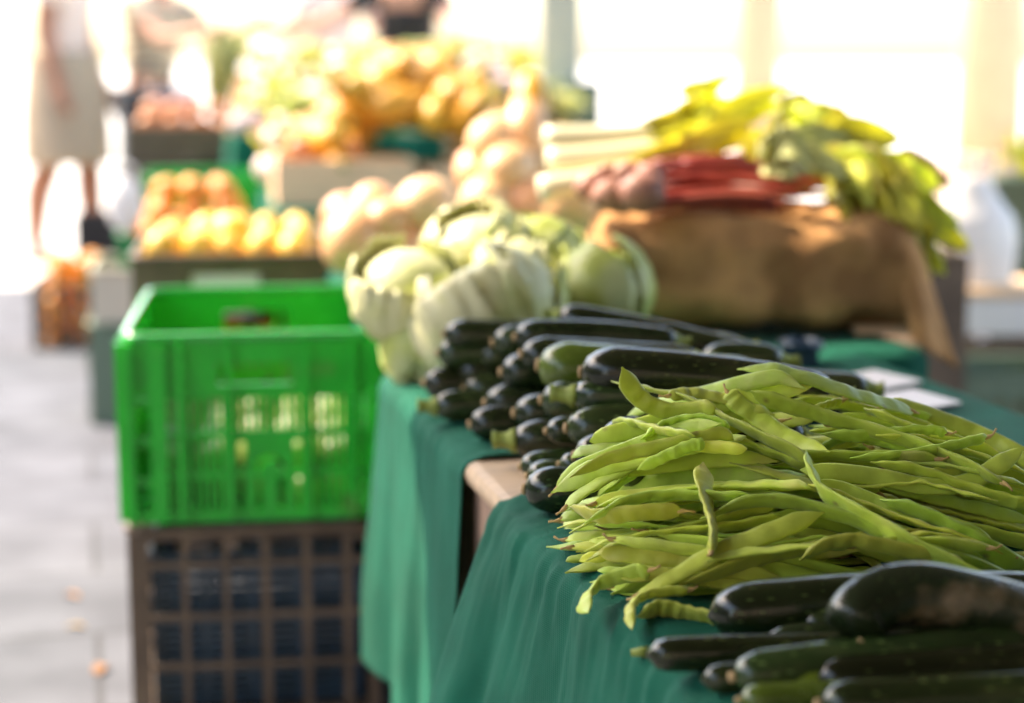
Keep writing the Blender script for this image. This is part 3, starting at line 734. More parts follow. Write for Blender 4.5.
# blue crate stored inside the dark one, and yellow peppers seen through the green slits
def fine_mask(W, H): return lambda x, z: x < .012 or x > W - .012 or (z % .012) < .0065 or (x % .075) < .012 or z > H - .02
crate('plastic_crate', 'blue slatted crate stored inside the dark lattice crate', crate_loc + Matrix.Rotation(CRZ, 3, 'Z') @ V((0, .03, .014)), CRZ, .33, .5, .24, 'blue_plastic', fine_mask, .004)

def lump(r, sq=(1, 1, 1), amp=.05, seed=0, fr=1.6, nu=16, nv=12, ribs=0, ra=.06, neck=0, dent=0.):
    mb = MB(); rings = []
    for i in range(1, nv):
        th = math.pi * i / nv; ring = []
        for j in range(nu):
            ph = 2 * math.pi * j / nu; p = V((math.sin(th) * math.cos(ph), math.sin(th) * math.sin(ph), math.cos(th)))
            k = 1 + amp * fbm(p + V((seed, seed * .7, 0)), fr, 2) + (ra * math.cos(ribs * ph) * math.sin(th) if ribs else 0)
            if dent: k -= dent * max(0, p.z) ** 8
            q = V((p.x * sq[0], p.y * sq[1], p.z * sq[2])) * (r * k)
            ring.append(q)
        rings.append(ring)
    mb.rings(rings); return mb
def proto(mb, name, mat, label, cat, group, sub=0):
    o = mb.build(name, mat, sub=sub); tag(o, label, cat, group); return o
def scatter(o, pts, first=[None], scale=(.88, 1.12), rot=True, label=None):
    used = False; out = []
    for p in pts:
        s = rnd.uniform(*scale); e = (rnd.uniform(-.5, .5), rnd.uniform(-.5, .5), rnd.uniform(0, 6.28)) if rot else (0, 0, rnd.uniform(0, 6.28))
        if not used: o.location = p; o.rotation_euler = e; o.scale = (s, s, s); used = True; out.append(o)
        else: out.append(dup(o, p, e, None, s))
    return out
def heap_pts(c, w, d, r, rz, n, layers, z0, shrink=.75):
    """fruit positions in a crate: layers of a loose grid"""
    out = []; mt = Matrix.Rotation(rz, 3, 'Z')
    for k in range(layers):
        ww, dd = w * shrink ** k, d * shrink ** k; nx, ny = max(1, int(ww / (2 * r))), max(1, int(dd / (2 * r)))
        for i in range(nx):
            for j in range(ny):
                x = (i + .5) / nx * ww - ww / 2 + rnd.uniform(-.3, .3) * r; y = (j + .5) / ny * dd - dd / 2 + rnd.uniform(-.3, .3) * r
                out.append(V(c) + mt @ V((x, y, z0 + k * r * 1.5 + rnd.uniform(-.25, .25) * r)))
    return out[-n:] if n and n < len(out) else out
inn = crate_loc + Matrix.Rotation(CRZ, 3, 'Z') @ V((0, .29, HB))
M['pepper'] = pm('pale green pepper skin', (.15, .19, .045), .45, .2, 8, val=.3)
pep = proto(lump(.031, (1, 1, 1.15), .06, 4, ribs=4, ra=.07, dent=.25), 'bell_pepper', 'pepper', 'pale green pepper lying inside the bright green crate', 'pepper', 'peppers in the green crate')
scatter(pep, heap_pts(inn, .34, .52, .03, CRZ, 0, 2, .042, .97))

# dark tray of yellow fruit behind
tl = V((at(231, 254, 3.62).x, 3.62, 0))
crate('plastic_crate', 'black brown crate supporting the tray of yellow fruit', tl, CRZ, .40, .52, .30, 'brown_plastic', lambda W, H: slat_mask(W, H, .06, .02, .08, .014, .012, False, .02), .005)
def tray_mask(W, H): return lambda x, z: not (W < .45 and abs(x - W * .47) < .070 and .105 < z < .155) 
crate('fruit_tray', 'dark crate with a wide slot showing oranges, under the tray of yellow fruit', tl + V((0, 0, .303)), CRZ, .40, .52, .226, 'brown_plastic', lambda W, H: (lambda x, z: not (W < .39 + .02 and abs(x - W / 2) < .13 and .135 < z < .215)), .005, cat='tray')
tr = crate('fruit_tray', 'dark brown tray of yellow fruit with grip slot whose brightness is a pale card', tl + V((0, 0, .532)), CRZ, .40, .52, .095, 'brown_plastic', lambda W, H: (lambda x, z: not (W < .45 and abs(x - W * .47) < .068 and .030 < z < .062)), .004, cat='tray')
MB().box(-.082, .058, .006, .0085, .026, .066).build('slot_brightness_card', 'paper', tr, smooth=False)  # white card stands in for bright light seen through the slot
tz = .532
ino = proto(lump(.036, (1, 1, .97), .03, 15), 'orange', 'orange', 'orange inside the slotted crate below the lemons', 'orange', 'oranges in the slotted crate')
scatter(ino, heap_pts(tl + Matrix.Rotation(CRZ, 3, 'Z') @ V((0, .10, 0)), .37, .16, .037, CRZ, 0, 3, .345, 1.0))
lem = proto(lump(.033, (1, 1, 1.18), .04, 2, dent=-.12), 'lemon', 'lemon', 'yellow lemon in the dark brown tray', 'lemon', 'lemons in the dark tray')
mt = Matrix.Rotation(CRZ, 3, 'Z')
scatter(lem, heap_pts(tl + mt @ V((0, .25, 0)), .37, .46, .034, CRZ, 0, 2, tz + .052, .92))
ysq = proto(lump(.055, (1, 1, .95), .05, 9), 'yellow_melon', 'lemon', 'large round yellow melon at the right of the lemons', 'melon', None)
ysq.location = at(233, 236, 3.80)

# stack of oranges further back
s2 = V((at(178, 240, 5.05).x, 5.05, 0))
crate('plastic_crate', 'grey green bin on the paving below the cream crate', V((at(172, 300, 5.05).x, 5.02, 0)), R(9), .46, .40, .285, 'grey_green_plastic', lambda W, H: (lambda x, z: True), .02)
crate('plastic_crate', 'cream crate stacked on the grey green bin', V((at(172, 300, 5.05).x, 5.03, .290)), R(9), .44, .38, .15, 'cream_plastic', lambda W, H: (lambda x, z: True), .02)
oc = crate('plastic_crate', 'deep green crate heaped with oranges behind the lemon tray', V((at(196, 240, 5.1).x, 5.06, .444)), R(9), .42, .36, .09, 'deep_green_plastic', lambda W, H: (lambda x, z: True), .02)
ora = proto(lump(.036, (1, 1, .97), .03, 5), 'orange', 'orange', 'orange in the heap behind the lemon tray', 'orange', 'oranges in the deep green crate')
ob_ = oc.location + Matrix.Rotation(R(9), 3, 'Z') @ V((0, .18, 0))
scatter(ora, heap_pts(ob_, .40, .33, .036, R(9), 0, 4, .05, .84))
# white bag tucked at the left of the oranges
bag = lump(.062, (.8, .7, 1.3), .16, 7, 2.4, 18, 14); bag_o = bag.build('plastic_bag', 'white_plastic'); bag_o.location = at(126, 205, 5.02); tag(bag_o, 'small white plastic bag beside the heap of oranges', 'bag')
MB().sweep([V((-.02, 0, .07)), V((-.03, 0, .10)), V((0, 0, .118)), V((.03, 0, .10)), V((.02, 0, .07))], .006, 6).build('handle', 'white_plastic', bag_o)

# bright green crates behind the oranges
g2 = V((at(208, 180, 6.1).x, 6.1, 0))
crate('plastic_crate', 'deep green crate at the bottom of the stack behind the oranges', g2, R(10), .42, .5, .31, 'deep_green_plastic', lambda W, H: slat_mask(W, H, .07, .03, .08, .03, .05), .01)
crate('plastic_crate', 'green crate standing empty behind the heap of oranges', g2 + V((0, 0, .315)), R(10), .42, .5, .31, 'green_plastic', lambda W, H: slat_mask(W, H, .07, .045, .08, .05, .10), .01)
# brown crates with tomatoes
b3 = V((at(180, 150, 7.4).x, 7.4, 0))
for k in range(3):
    crate('plastic_crate', ['lowest brown crate of the stack under the tomatoes', 'middle brown crate of the stack under the tomatoes', 'topmost brown crate of the stack, holding tomatoes'][k], b3 + V((0, 0, k * .253)), R(10), .44, .56, .248, 'brown_plastic', lambda W, H: slat_mask(W, H, .05, .026, .06, .03, .05, False), .008, group='brown crates stacked by the far stall')
tom = proto(lump(.042, (1, 1, .85), .04, 3), 'tomato', 'tomato', 'orange red tomato heaped on the topmost brown crate', 'tomato', 'tomatoes on the brown crate')
scatter(tom, heap_pts(b3 + V((-.02, .27, 0)), .40, .5, .042, R(10), 0, 2, .765, .85))
# crate of oranges on the paving, left
f4 = V((at(70, 340, 6.35).x, 6.35, 0))
crate('plastic_crate', 'brown lattice crate of oranges standing on the paving', f4, R(8), .26, .36, .225, 'brown_plastic', lambda W, H: slat_mask(W, H, .06, .018, .07, .014, .02, False), .006)
ora2 = proto(lump(.040, (1, 1, .97), .03, 6), 'orange', 'orange', 'orange in the brown crate on the paving', 'orange', 'oranges in the crate on the paving')
scatter(ora2, heap_pts(f4 + V((-.02, .18, 0)), .235, .33, .04, R(8), 0, 5, .05, .97))
# black crate behind by the people
crate('plastic_crate', 'black crate on the paving by the people', V((at(98, 230, 8.3).x, 8.3, 0)), R(10), .22, .4, .30, 'black_plastic', lambda W, H: slat_mask(W, H, .05, .03, .06, .03, .04, False), .01)

# ------------------------------------------------------------------ cabbages
def cabbage(c, r, axis, seed, label, loose=2, stump=True, dark=False):
    """axis: direction of the cut stalk"""
    r *= 1.1; ax = V(axis).normalized(); q = V((0, 0, -1)).rotation_difference(ax)
    root = empty('cabbage', c, label, 'cabbage', 'cabbages at the far end of the table')
    rs = random.Random(seed)
    hd = MB(); rings = []; nv, nu = 22, 36
    for i in range(1, nv):
        th = math.pi * i / nv; ring = []
        for j in range(nu):
            ph = 2 * math.pi * j / nu; p = V((math.sin(th) * math.cos(ph), math.sin(th) * math.sin(ph), .9 * math.cos(th)))
            veins = .006 * abs(math.sin(ph * 5 + 2.2 * fbm(p * 2 + V((seed, 0, 0))))) * math.sin(th)
            ring.append(q @ (p * (r * .95 * (1 + veins + .03 * fbm(p * 1.5 + V((seed, 1, 2)))))))
        rings.append(ring)
    hd.rings(rings).build('head', 'cabbage', root)
    nl = 11
    for k in range(nl):
        lf = MB(); NU, NV = 15, 15; ph0 = 2 * math.pi * k / nl * 1.02 + rs.uniform(-.3, .3) + (k % 2) * .3; wid = rs.uniform(.62, .95)
        layer = 1.0 + .05 * (k % 4); out = (rs.uniform(.28, .6) if k < loose else rs.uniform(.05, .22)); ln = rs.uniform(.5, .86)
        vs = []
        for i in range(NU):
            s = i / (NU - 1); th = math.pi - .12 - s * math.pi * ln; wd = wid * math.sin(min(1, s * 1.15 + .12) * math.pi * .62) ** .8 * (1 - .25 * s * s)
            for j in range(NV):
                t = j / (NV - 1) * 2 - 1; ph = ph0 + t * wd * .95
                p = V((math.sin(th) * math.cos(ph), math.sin(th) * math.sin(ph), .9 * math.cos(th)))
                lift = layer + out * s ** 2.2 + .05 * max(0, abs(t) - .5) * s + .09 * s * fbm(V((t * 3, s * 3, seed + k))) + .035 * math.sin(s * 17 + seed + 3 * k) * abs(t) ** 3 + .035 * math.sin(t * 11 + seed + k) * s ** 5 + .04 * math.exp(-(t / .10) ** 2) * (1 - s) + .012 * abs(math.sin((s * 3 - abs(t)) * 6))
                vs.append(q @ (p * (r * lift)))
        lf.add(vs, [(i * NV + j, i * NV + j + 1, (i + 1) * NV + j + 1, (i + 1) * NV + j) for i in range(NU - 1) for j in range(NV - 1)])
        lf.build('leaf', 'cabbage_dark' if (k < loose or dark) else 'cabbage', root, solid=.0016)
    if stump:
        mb = MB().sweep([q @ V((0, 0, -.78 * r)), q @ V((0, 0, -.99 * r)), q @ V((0, 0, -1.035 * r)), q @ V((0, 0, -1.045 * r))], [.22 * r, .20 * r, .17 * r, .06 * r], 14)
        mb.build('stump', 'stump', root)
    return root
cabbage(at(408, 293, 2.36), .062, (-.1, .2, -1), 1, 'pale round cabbage nearest the bright green crate', loose=1)
cabbage(at(490, 322, 2.30), .080, (.35, -.55, -.8), 2, 'large pale cabbage with loose outer leaves in the middle', loose=5)
cabbage(at(604, 296, 2.42), .056, (.5, -.4, -.8), 3, 'small green cabbage right beside the burlap sack', loose=2, dark=True)
cabbage(at(478, 258, 2.50), .064, (.3, .5, -1), 4, 'pale cabbage on top at the back of the cabbages', loose=1)
cabbage(at(545, 262, 2.52), .056, (.6, .2, .8), 5, 'leafy cabbage behind, between the pale top one and the sack', loose=4, dark=True)
cabbage(at(425, 352, 2.33), .045, (-.3, -.8, -.6), 6, 'small loose leaved cabbage drooping over the cloth edge', loose=5, stump=False, dark=True)
cabbage(at(560, 318, 2.45), .052, (.4, .4, -1), 7, 'cabbage half hidden behind the zucchini heap', loose=2)
cabbage(at(520, 284, 2.44), .058, (-.4, -.3, -1), 9, 'ruffled cabbage squeezed between the middle and the leafy one', loose=4)
cabbage(at(440, 285, 2.46), .055, (.2, -.2, -1), 10, 'cabbage in the gap between the pale round and the middle one', loose=3)
cabbage(at(440, 318, 2.46), .05, (.4, .4, -1), 8, 'cabbage half hidden below the pale round one', loose=2)

# ------------------------------------------------------------------ squashes behind the crate
def squash(c, r, L, d, mat, label, group, nkr=.62):
    """pear shaped: bulb at the origin, neck along d"""
    dv = V(d).normalized(); root_o = V(c)
    pts = []; rad = []
    for i in range(16):
        s = i / 15; pts.append(root_o + dv * (-r + s * (L + r)) + V((0, 0, .02 * math.sin(s * 3))))
        x = -r + s * (L + r); b = math.sqrt(max(0.004, 1 - (x / r) ** 2)) if x < .25 * r else 0
        nk = nkr + (.96 - nkr) * math.exp(-((x - .25 * r) / (.55 * r)) ** 2); e = min(1, (L - x) / (.4 * r)); rad.append(r * (b if x < .25 * r else nk * max(.06, math.sqrt(max(0, 1 - (1 - e) ** 2)))))
    o = MB().sweep(pts, rad, 20).build('butternut_squash', mat, origin=root_o); tag(o, label, 'squash', group)
    MB().sweep([pts[-1] - dv * .004, pts[-1] + dv * .02], [.011, .008], 7).build('stem', 'stem', o, origin=root_o)
    return o
SG = 'tan squashes behind the bright green crate'
for k, (px, py, y, r, L, dd, lab) in enumerate([
    (352, 250, 3.42, .058, .11, (.2, .5, .5), 'tan squash standing lowest beside the green crate rim'),
    (386, 232, 3.45, .046, .09, (.5, .9, .1), 'peach squash between the lowest and the palest squash'),
    (425, 217, 3.50, .060, .10, (.4, 1, .2), 'palest round squash on top of the tan squashes'),
    (345, 226, 3.55, .048, .1, (-.1, 1, .1), 'tan squash at the back left of the squashes'),
    (372, 213, 3.66, .045, .1, (.3, 1, .1), 'small squash at the back of the tan squashes'),
    (400, 262, 3.45, .055, .1, (.4, .9, 0), 'squash half hidden behind the pale cabbages'),
    (572, 214, 3.45, .055, .09, (.5, .9, 0), 'tan squash between the cabbages and the burlap sack'),
    (440, 252, 3.50, .058, .1, (.4, .9, 0), 'squash low between the cabbages and the heap beside the leeks')]):
    squash(at(px, py, y), r, L, dd, 'squash_pale' if k == 2 else 'squash_tan', lab, SG)
# tall tan squashes right of the yellow heap
for k, (px, py, y, r_, dd, mt_, lab) in enumerate([
    (486, 212, 3.72, .056, (.2, .9, .2), 'squash_pale', 'pale tan squash at the lower left of the heap beside the leeks'),
    (528, 214, 3.74, .058, (-.3, .9, .1), 'squash_tan', 'darker tan squash at the lower right of the heap beside the leeks'),
    (507, 180, 3.76, .056, (.4, .8, .2), 'squash_pale', 'pale squash in the middle of the heap beside the leeks'),
    (478, 182, 3.84, .050, (-.2, .9, .3), 'squash_tan', 'tan squash behind the middle of the heap beside the leeks'),
    (534, 178, 3.84, .052, (.3, .9, .3), 'squash_pale', 'pale squash next to the white leek shafts'),
    (492, 150, 3.82, .052, (.5, .7, .4), 'squash_pale', 'pale squash second from the top of the heap beside the leeks'),
    (524, 142, 3.84, .050, (.1, .6, .9), 'squash_tan', 'tan squash with raised neck on top of the heap beside the leeks'),
    (530, 112, 3.92, .042, (.0, .5, .9), 'yellow', 'yellow squash crowning the heap beside the leeks')]):
    squash(at(px, py, y), r_, r_ * 1.7, dd, mt_, lab, 'squashes heaped by the leeks', .75)

# ------------------------------------------------------------------ burlap sack
y0 = 2.70
cx0, cx1 = at(588, 300, y0).x, at(934, 300, y0).x
zt = at(700, 214, y0).z
sk = MB(); rings = []; NS = 56
for i in range(NS + 1):
    s = i / NS; x = cx0 + (cx1 - cx0) * s
    e = min(1, s / .07, (1 - s) / .13); k = math.sqrt(max(.0, 1 - (1 - e) ** 2)) * .9 + .1
    hh = (zt - TZ - .016) * k; dd = .34 * (.8 + .2 * k); ring = []
    for j in range(40):
        a = 2 * math.pi * j / 40; ca, sa = math.cos(a), math.sin(a)
        yy = math.copysign(abs(ca) ** .62, ca) * dd / 2; zz = math.copysign(abs(sa) ** .62, sa) * hh / 2
        nzv = .020 * fbm((x * 8, yy * 8, zz * 9), 1, 4) + .009 * fbm((x * 3, yy * 22, zz * 14))
        sag = .018 * max(0, -sa) * (1 - .5 * abs(2 * s - 1))
        p = V((x, y0 + .17 + yy - .02 * max(0, -sa), TZ + .016 + hh / 2 + zz)); nrm = V((0, ca, sa * .8))
        p += nrm * nzv; p.y -= sag * (1 if ca < 0 else -1); ring.append(p)
    rings.append(ring)
sk.rings(rings)
so = V(((cx0 + cx1) / 2, y0 + .17, TZ + .01))
sack = sk.build('burlap_sack', 'burlap', origin=so); tag(sack, 'brown burlap sack packed square, carrying the red stalks', 'sack')
fl = MB(); vs = []
for i in range(20):
    s = i / 19; a = at(884 + 28 * s ** .8, 235 + 105 * s, y0 + .02 - .05 * s); b_ = at(915 + 42 * s, 232 + 136 * s ** 1.1, y0 + .10 - .10 * s)
    for j in range(9):
        t = j / 8; p = a.lerp(b_, t); p.y += .012 * math.sin(t * 7 + s * 3) - .015 * math.sin(t * math.pi); vs.append(p)
fl.add(vs, [(i * 9 + j, i * 9 + j + 1, (i + 1) * 9 + j + 1, (i + 1) * 9 + j) for i in range(19) for j in range(8)])
fl.build('loose_flap', 'burlap', sack, origin=so, solid=.003)
pl = at(892, 342, 2.62); bd = MB().box(pl.x - .035, pl.x + .05, 2.72, 2.86, TZ + .007, TZ + .020).build('wooden_board', 'wood_box', smooth=False, bevel=.002); tag(bd, 'thin pale wooden board under the right end of the burlap sack', 'board')

# red stalks
def stalk_bunch():
    o3 = at(700, 195, 2.76); root = empty('red_chard_bunch', o3, 'bunch of red stalks with pinkish root ends on the burlap sack', 'vegetable bunch')
    for k in range(22):
        x0 = 600 + rnd.uniform(-16, 42); yy = rnd.choice([172, 184, 196, 203]) + rnd.uniform(-4, 4); dep = 2.72 + (205 - yy) * .004 + rnd.uniform(0, .05)
        a = at(x0 + 28, yy, dep); b_ = at(rnd.uniform(770, 828), yy + rnd.uniform(-8, 6), dep + rnd.uniform(.0, .08)); m_ = a.lerp(b_, .5) + V((0, 0, rnd.uniform(.004, .012)))
        MB().sweep(smoothpath([a, m_, b_], 12), lambda s: .0095 - .003 * s, 8, flat=.75).build('stalk', 'red_stalk', root, origin=o3)
    for k, (px, py, y, r) in enumerate([(590, 187, 2.75, .020), (612, 195, 2.70, .024), (642, 193, 2.68, .029), (606, 174, 2.78, .016), (628, 174, 2.76, .019), (622, 202, 2.70, .018), (650, 176, 2.74, .02)]):
        mb = lump(r, (1.25, 1, 1.05), .12, k, 2.2); mb.v = [tuple(V(p) + at(px, py, y)) for p in mb.v]
        mb.build('root_bulb', 'pink_root', root, origin=o3)
    for k in range(4):
        a = at(640 + k * 14, 168 - 4 * (k % 2), 2.82); b_ = at(745 + 8 * k, 158 + 6 * k, 2.86)
        MB().sweep(smoothpath([a, a.lerp(b_, .5) + V((0, 0, .006)), b_], 8), lambda s: .007, 8).build('stalk', 'red_stalk', root, origin=o3)
stalk_bunch()

def strip_leaf(mb, path, w, fold=.3, ruffle=0., seed=0., n=18, m=6, sidev=None, mi=0, prof=None):
    P = smoothpath(path, n); vs = []
    for i, p in enumerate(P):
        s = i / (n - 1); t = (P[min(i + 1, n - 1)] - P[max(i - 1, 0)]).normalized()
        sd = (sidev or V((0, 0, 1))); sd = (sd - t * sd.dot(t)).normalized(); nn_ = t.cross(sd)
        ww = w * (prof(s) if prof else (math.sin(math.pi * min(1, .08 + .92 * s) ** .8) ** .6 * .9 + .06))
        for j in range(m + 1):
            q = j / m * 2 - 1
            vs.append(p + sd * (ww * q / 2) + nn_ * (fold * ww * abs(q) * .5 + ruffle * ww * math.sin(s * 26 + q * 4 + seed) * abs(q)))
    mb.add(vs, [(i * (m + 1) + j, i * (m + 1) + j + 1, (i + 1) * (m + 1) + j + 1, (i + 1) * (m + 1) + j) for i in range(n - 1) for j in range(m)], mi)

# leeks behind the red stalks
def leek(k, a, b_, tips, label):
    o3 = a.lerp(b_, .5); root = empty('leek', o3, label, 'leek', 'leeks laid behind the red stalks')
    MB().sweep(smoothpath([a, a.lerp(b_, .5), b_], 10), lambda s: .019 + .004 * (1 - s) ** 4, 12).build('shaft', 'leek_white', root, origin=o3)
    for n_, tp in enumerate(tips):
        mb = MB(); d = (b_ - a).normalized()
        strip_leaf(mb, [b_ - d * .03, b_ + d * .06 + V((0, 0, .008 * n_)), b_.lerp(tp, .6) + V((0, 0, .012)), tp], .064, .22, .05, n_ + k, sidev=V((.15, .15, 1)), prof=lambda s: .35 + .75 * math.sin(math.pi * min(1, s * 1.02) ** .8) * (1 - .2 * s) - .30 * s)
        mb.build('leaf', 'leek_leaf', root, origin=o3, solid=.0012)
Lk = [((545, 140), (650, 134), 2.98, [(716, 80), (740, 100), (700, 120)], 'topmost leek, its leaves fanned up highest'),
      ((548, 162), (660, 150), 2.95, [(802, 84), (770, 112), (725, 78)], 'leek with one wide leaf pointing up right'),
      ((540, 190), (640, 172), 2.90, [(760, 120), (730, 140), (780, 130)], 'lowest white leek above the tan flap of the sack'),
      ((560, 150), (665, 140), 3.05, [(735, 72), (712, 92), (770, 110)], 'leek at the back whose leaf tip bends upright'),
      ((552, 175), (650, 160), 3.00, [(800, 100), (760, 105), (745, 130)], 'leek pressed between the lowest and the wide leaved one')]
for k, (p, q, y, tp, lab) in enumerate(Lk):
    leek(k, at(*p, y), at(*q, y + .02), [at(x, yy, y + .03 + .02 * n_) for n_, (x, yy) in enumerate(tp)], lab)

# leafy bunches at the right end of the sack
def greens(name, label, base, targets, w, mat, cat, stalkmat='leek_leaf', ruffle=.12, group=None, extra=0, spread=.03):
    root = empty(name, base, label, cat, group)
    for k, tp in enumerate(targets):
        for e in range(1 + extra):
            q = tp + V((rnd.gauss(0, spread), rnd.gauss(0, spread), rnd.gauss(0, spread * .7))) * (1 if e else 0)
            mid = V(base).lerp(q, .5) + V((0, 0, .03 * rnd.random() + .01))
            mb = MB(); strip_leaf(mb, [V(base), mid, q], w * rnd.uniform(.7, 1.2), rnd.uniform(.1, .6), ruffle, rnd.uniform(0, 9), n=16, m=6, sidev=V((rnd.uniform(-.5, .5), rnd.uniform(-.2, .8), rnd.uniform(.2, 1))))
            mb.build('leaf', mat, root, origin=base, solid=.001)
        MB().sweep(smoothpath([V(base), V(base).lerp(tp, .5) + V((0, 0, .012)), V(base).lerp(tp, .85)], 8), lambda s: .005 - .003 * s, 6).build('stalk', stalkmat, root, origin=base)
    return root
greens('celery_bunch', 'yellow green celery bunch with leaves peaking behind the red stalks', at(775, 178, 2.95), [at(826, 104, 2.98), at(805, 130, 2.95), at(850, 135, 2.97), at(872, 150, 2.94), at(760, 150, 2.9), at(835, 160, 2.9), at(800, 145, 2.86), at(860, 170, 2.88)], .075, 'leaf', 'celery', extra=3)
greens('salad_bunch', 'loose green leaves hanging down over the right end of the sack', at(835, 185, 2.86), [at(930, 270, 2.80), at(915, 240, 2.78), at(940, 230, 2.84), at(895, 215, 2.76), at(870, 200, 2.75), at(920, 285, 2.82), at(935, 255, 2.86), at(905, 190, 2.86), at(850, 215, 2.73), at(945, 262, 2.84), at(925, 215, 2.82), at(900, 235, 2.74)], .068, 'leaf', 'leafy greens', extra=4, spread=.024)
greens('salad_bunch', 'pale leaf bunch lying on the red stalks with white ribs', at(765, 165, 2.80), [at(830, 160, 2.78), at(810, 175, 2.74), at(845, 180, 2.75), at(790, 155, 2.8)], .05, 'lettuce', 'leafy greens', 'leek_white', extra=2, spread=.02)
# brown bunch behind the leaves at right
rt = greens('dry_bunch', 'brownish bunch of stalks lying behind the hanging leaves', at(880, 185, 3.05), [at(955, 188, 3.05), at(950, 178, 3.1), at(945, 198, 3.0), at(930, 170, 3.05)], .04, 'burlap', 'dried bunch', 'pink_root', .06, extra=1, spread=.01)

# ------------------------------------------------------------------ small things on the table at right
def card(px, py, w, d, rz, label):
    p = on(px, py, TZ + .012); o = MB().box(-w / 2, w / 2, -d / 2, d / 2, 0, .0025).build('price_card', 'paper', smooth=False); o.location = p; o.rotation_euler = (R(2), R(-1.5), rz)
    tag(o, label, 'card', 'blank white cards lying on the green cloth')
card(875, 381, .085, .085, R(35), 'blank white card lying farther back on the dark cloth')
card(906, 402, .10, .085, R(30), 'blank white card lying nearest the beans on the cloth')
pb = crate('punnet', 'small blue punnet between zucchini heap and sack', on(800, 366, TZ + .008), R(-10), .05, .06, .022, 'blue_plastic', lambda W, H: (lambda x, z: True), .02, cat='punnet')

# ------------------------------------------------------------------ white things behind the stall at right
wx = at(990, 320, 4.6)
fb = empty('foam_box', V((wx.x + .05, 4.6, .0)), 'white foam box with lid standing on a dark crate at far right', 'box')
fz = at(990, 338, 4.6).z
crate('plastic_crate', 'dark crate supporting the white foam box', V((wx.x + .05, 4.6, 0)), R(4), .34, .34, fz - .014, 'brown_plastic', lambda W, H: slat_mask(W, H, .06, .03, .07, .03, .03, False), .01)
fb.location.z = fz
MB().box(-.15, .15, .02, .30, 0, .10).build('box_body', 'foam', fb, smooth=False, bevel=.008)
MB().box(-.155, .155, .015, .305, .102, .125).build('lid', 'wood_box', fb, smooth=False, bevel=.006)
wb = V((at(973, 270, 4.7).x, 4.75, fz + .127))
bagm = MB(); rr_ = []
for i in range(22):
    s = i / 21; z = .28 * s; w = .115 * (1 + .12 * math.sin(s * 5)) * (1 if s < .62 else 1 - .55 * ((s - .62) / .38) ** .9)
    rr_.append([(w * math.cos(a) * (1 + .06 * fbm((math.cos(a) * 3, z * 12, math.sin(a) * 3))), w * .7 * math.sin(a), z) for a in [2 * math.pi * j / 28 for j in range(28)]])
bo = bagm.rings(rr_).build('plastic_bag', 'white_plastic'); bo.location = wb; tag(bo, 'tall full white bag standing on the white foam box', 'bag')
for sx in (-1, 1):
    MB().sweep(smoothpath([V((sx * .035, 0, .27)), V((sx * .05, 0, .31)), V((sx * .02, 0, .33)), V((0, 0, .285))], 12), .008, 6).build('handle', 'white_plastic', bo)
dp = at(940, 300, 4.0); mbp = crate('plastic_crate', 'dark crate standing on end beside the burlap sack', V((at(943, 290, 4.1).x, 4.1, 0)), R(4), .12, .30, at(940, 258, 4.1).z, 'brown_plastic', lambda W, H: (lambda x, z: True), .03)
bw = V((at(1000, 357, 4.2).x, 4.2, 0)); 
bowl = MB(); bowl.rings([[(r_ * math.cos(2 * math.pi * j / 24), r_ * math.sin(2 * math.pi * j / 24), z_) for j in range(24)] for r_, z_ in ((.035, 0), (.05, .012), (.066, .04), (.07, .06), (.066, .06), (.055, .03), (.03, .014))])
st = crate('plastic_crate', 'low grey green crate carrying a white bowl at far right', V((bw.x + .03, 4.16, 0)), R(3), .28, .26, at(1000, 366, 4.25).z - .012, 'grey_green_plastic', lambda W, H: slat_mask(W, H, .05, .02, .06, .02, .03, False), .01)
bowo = bowl.build('bowl', 'foam'); bowo.location = V((bw.x, 4.27, .012)); tag(bowo, 'white bowl set in the low crate at far right', 'bowl')
bowo.location.z = .012
# tall green tin at the far right with a plant
pt = V((at(1022, 200, 5.2).x + .02, 5.2, 0))
pot = empty('potted_plant', pt, 'leafy plant in a tall grey green tub at far right', 'plant')
zp = at(1015, 180, 5.2).z
MB().rings([[(r_ * math.cos(2 * math.pi * j / 24), r_ * math.sin(2 * math.pi * j / 24), z_) for j in range(24)] for r_, z_ in ((.085, 0), (.10, zp), (.106, zp), (.106, zp + .015), (.095, zp + .015), (.09, zp - .02))]).build('tub', 'grey_green_plastic', pot)
for k in range(16):
    a = rnd.uniform(0, 6.28); mb = MB(); strip_leaf(mb, [V((0, 0, zp - .02)), V((.05 * math.cos(a), .05 * math.sin(a), zp + .06)), V((rnd.uniform(.05, .13) * math.cos(a), rnd.uniform(.05, .13) * math.sin(a), zp + rnd.uniform(.03, .15)))], .05, .3, .08, k, sidev=V((-math.sin(a), math.cos(a), .2)))
    mb.build('leaf', 'leaf', pot, solid=.001)

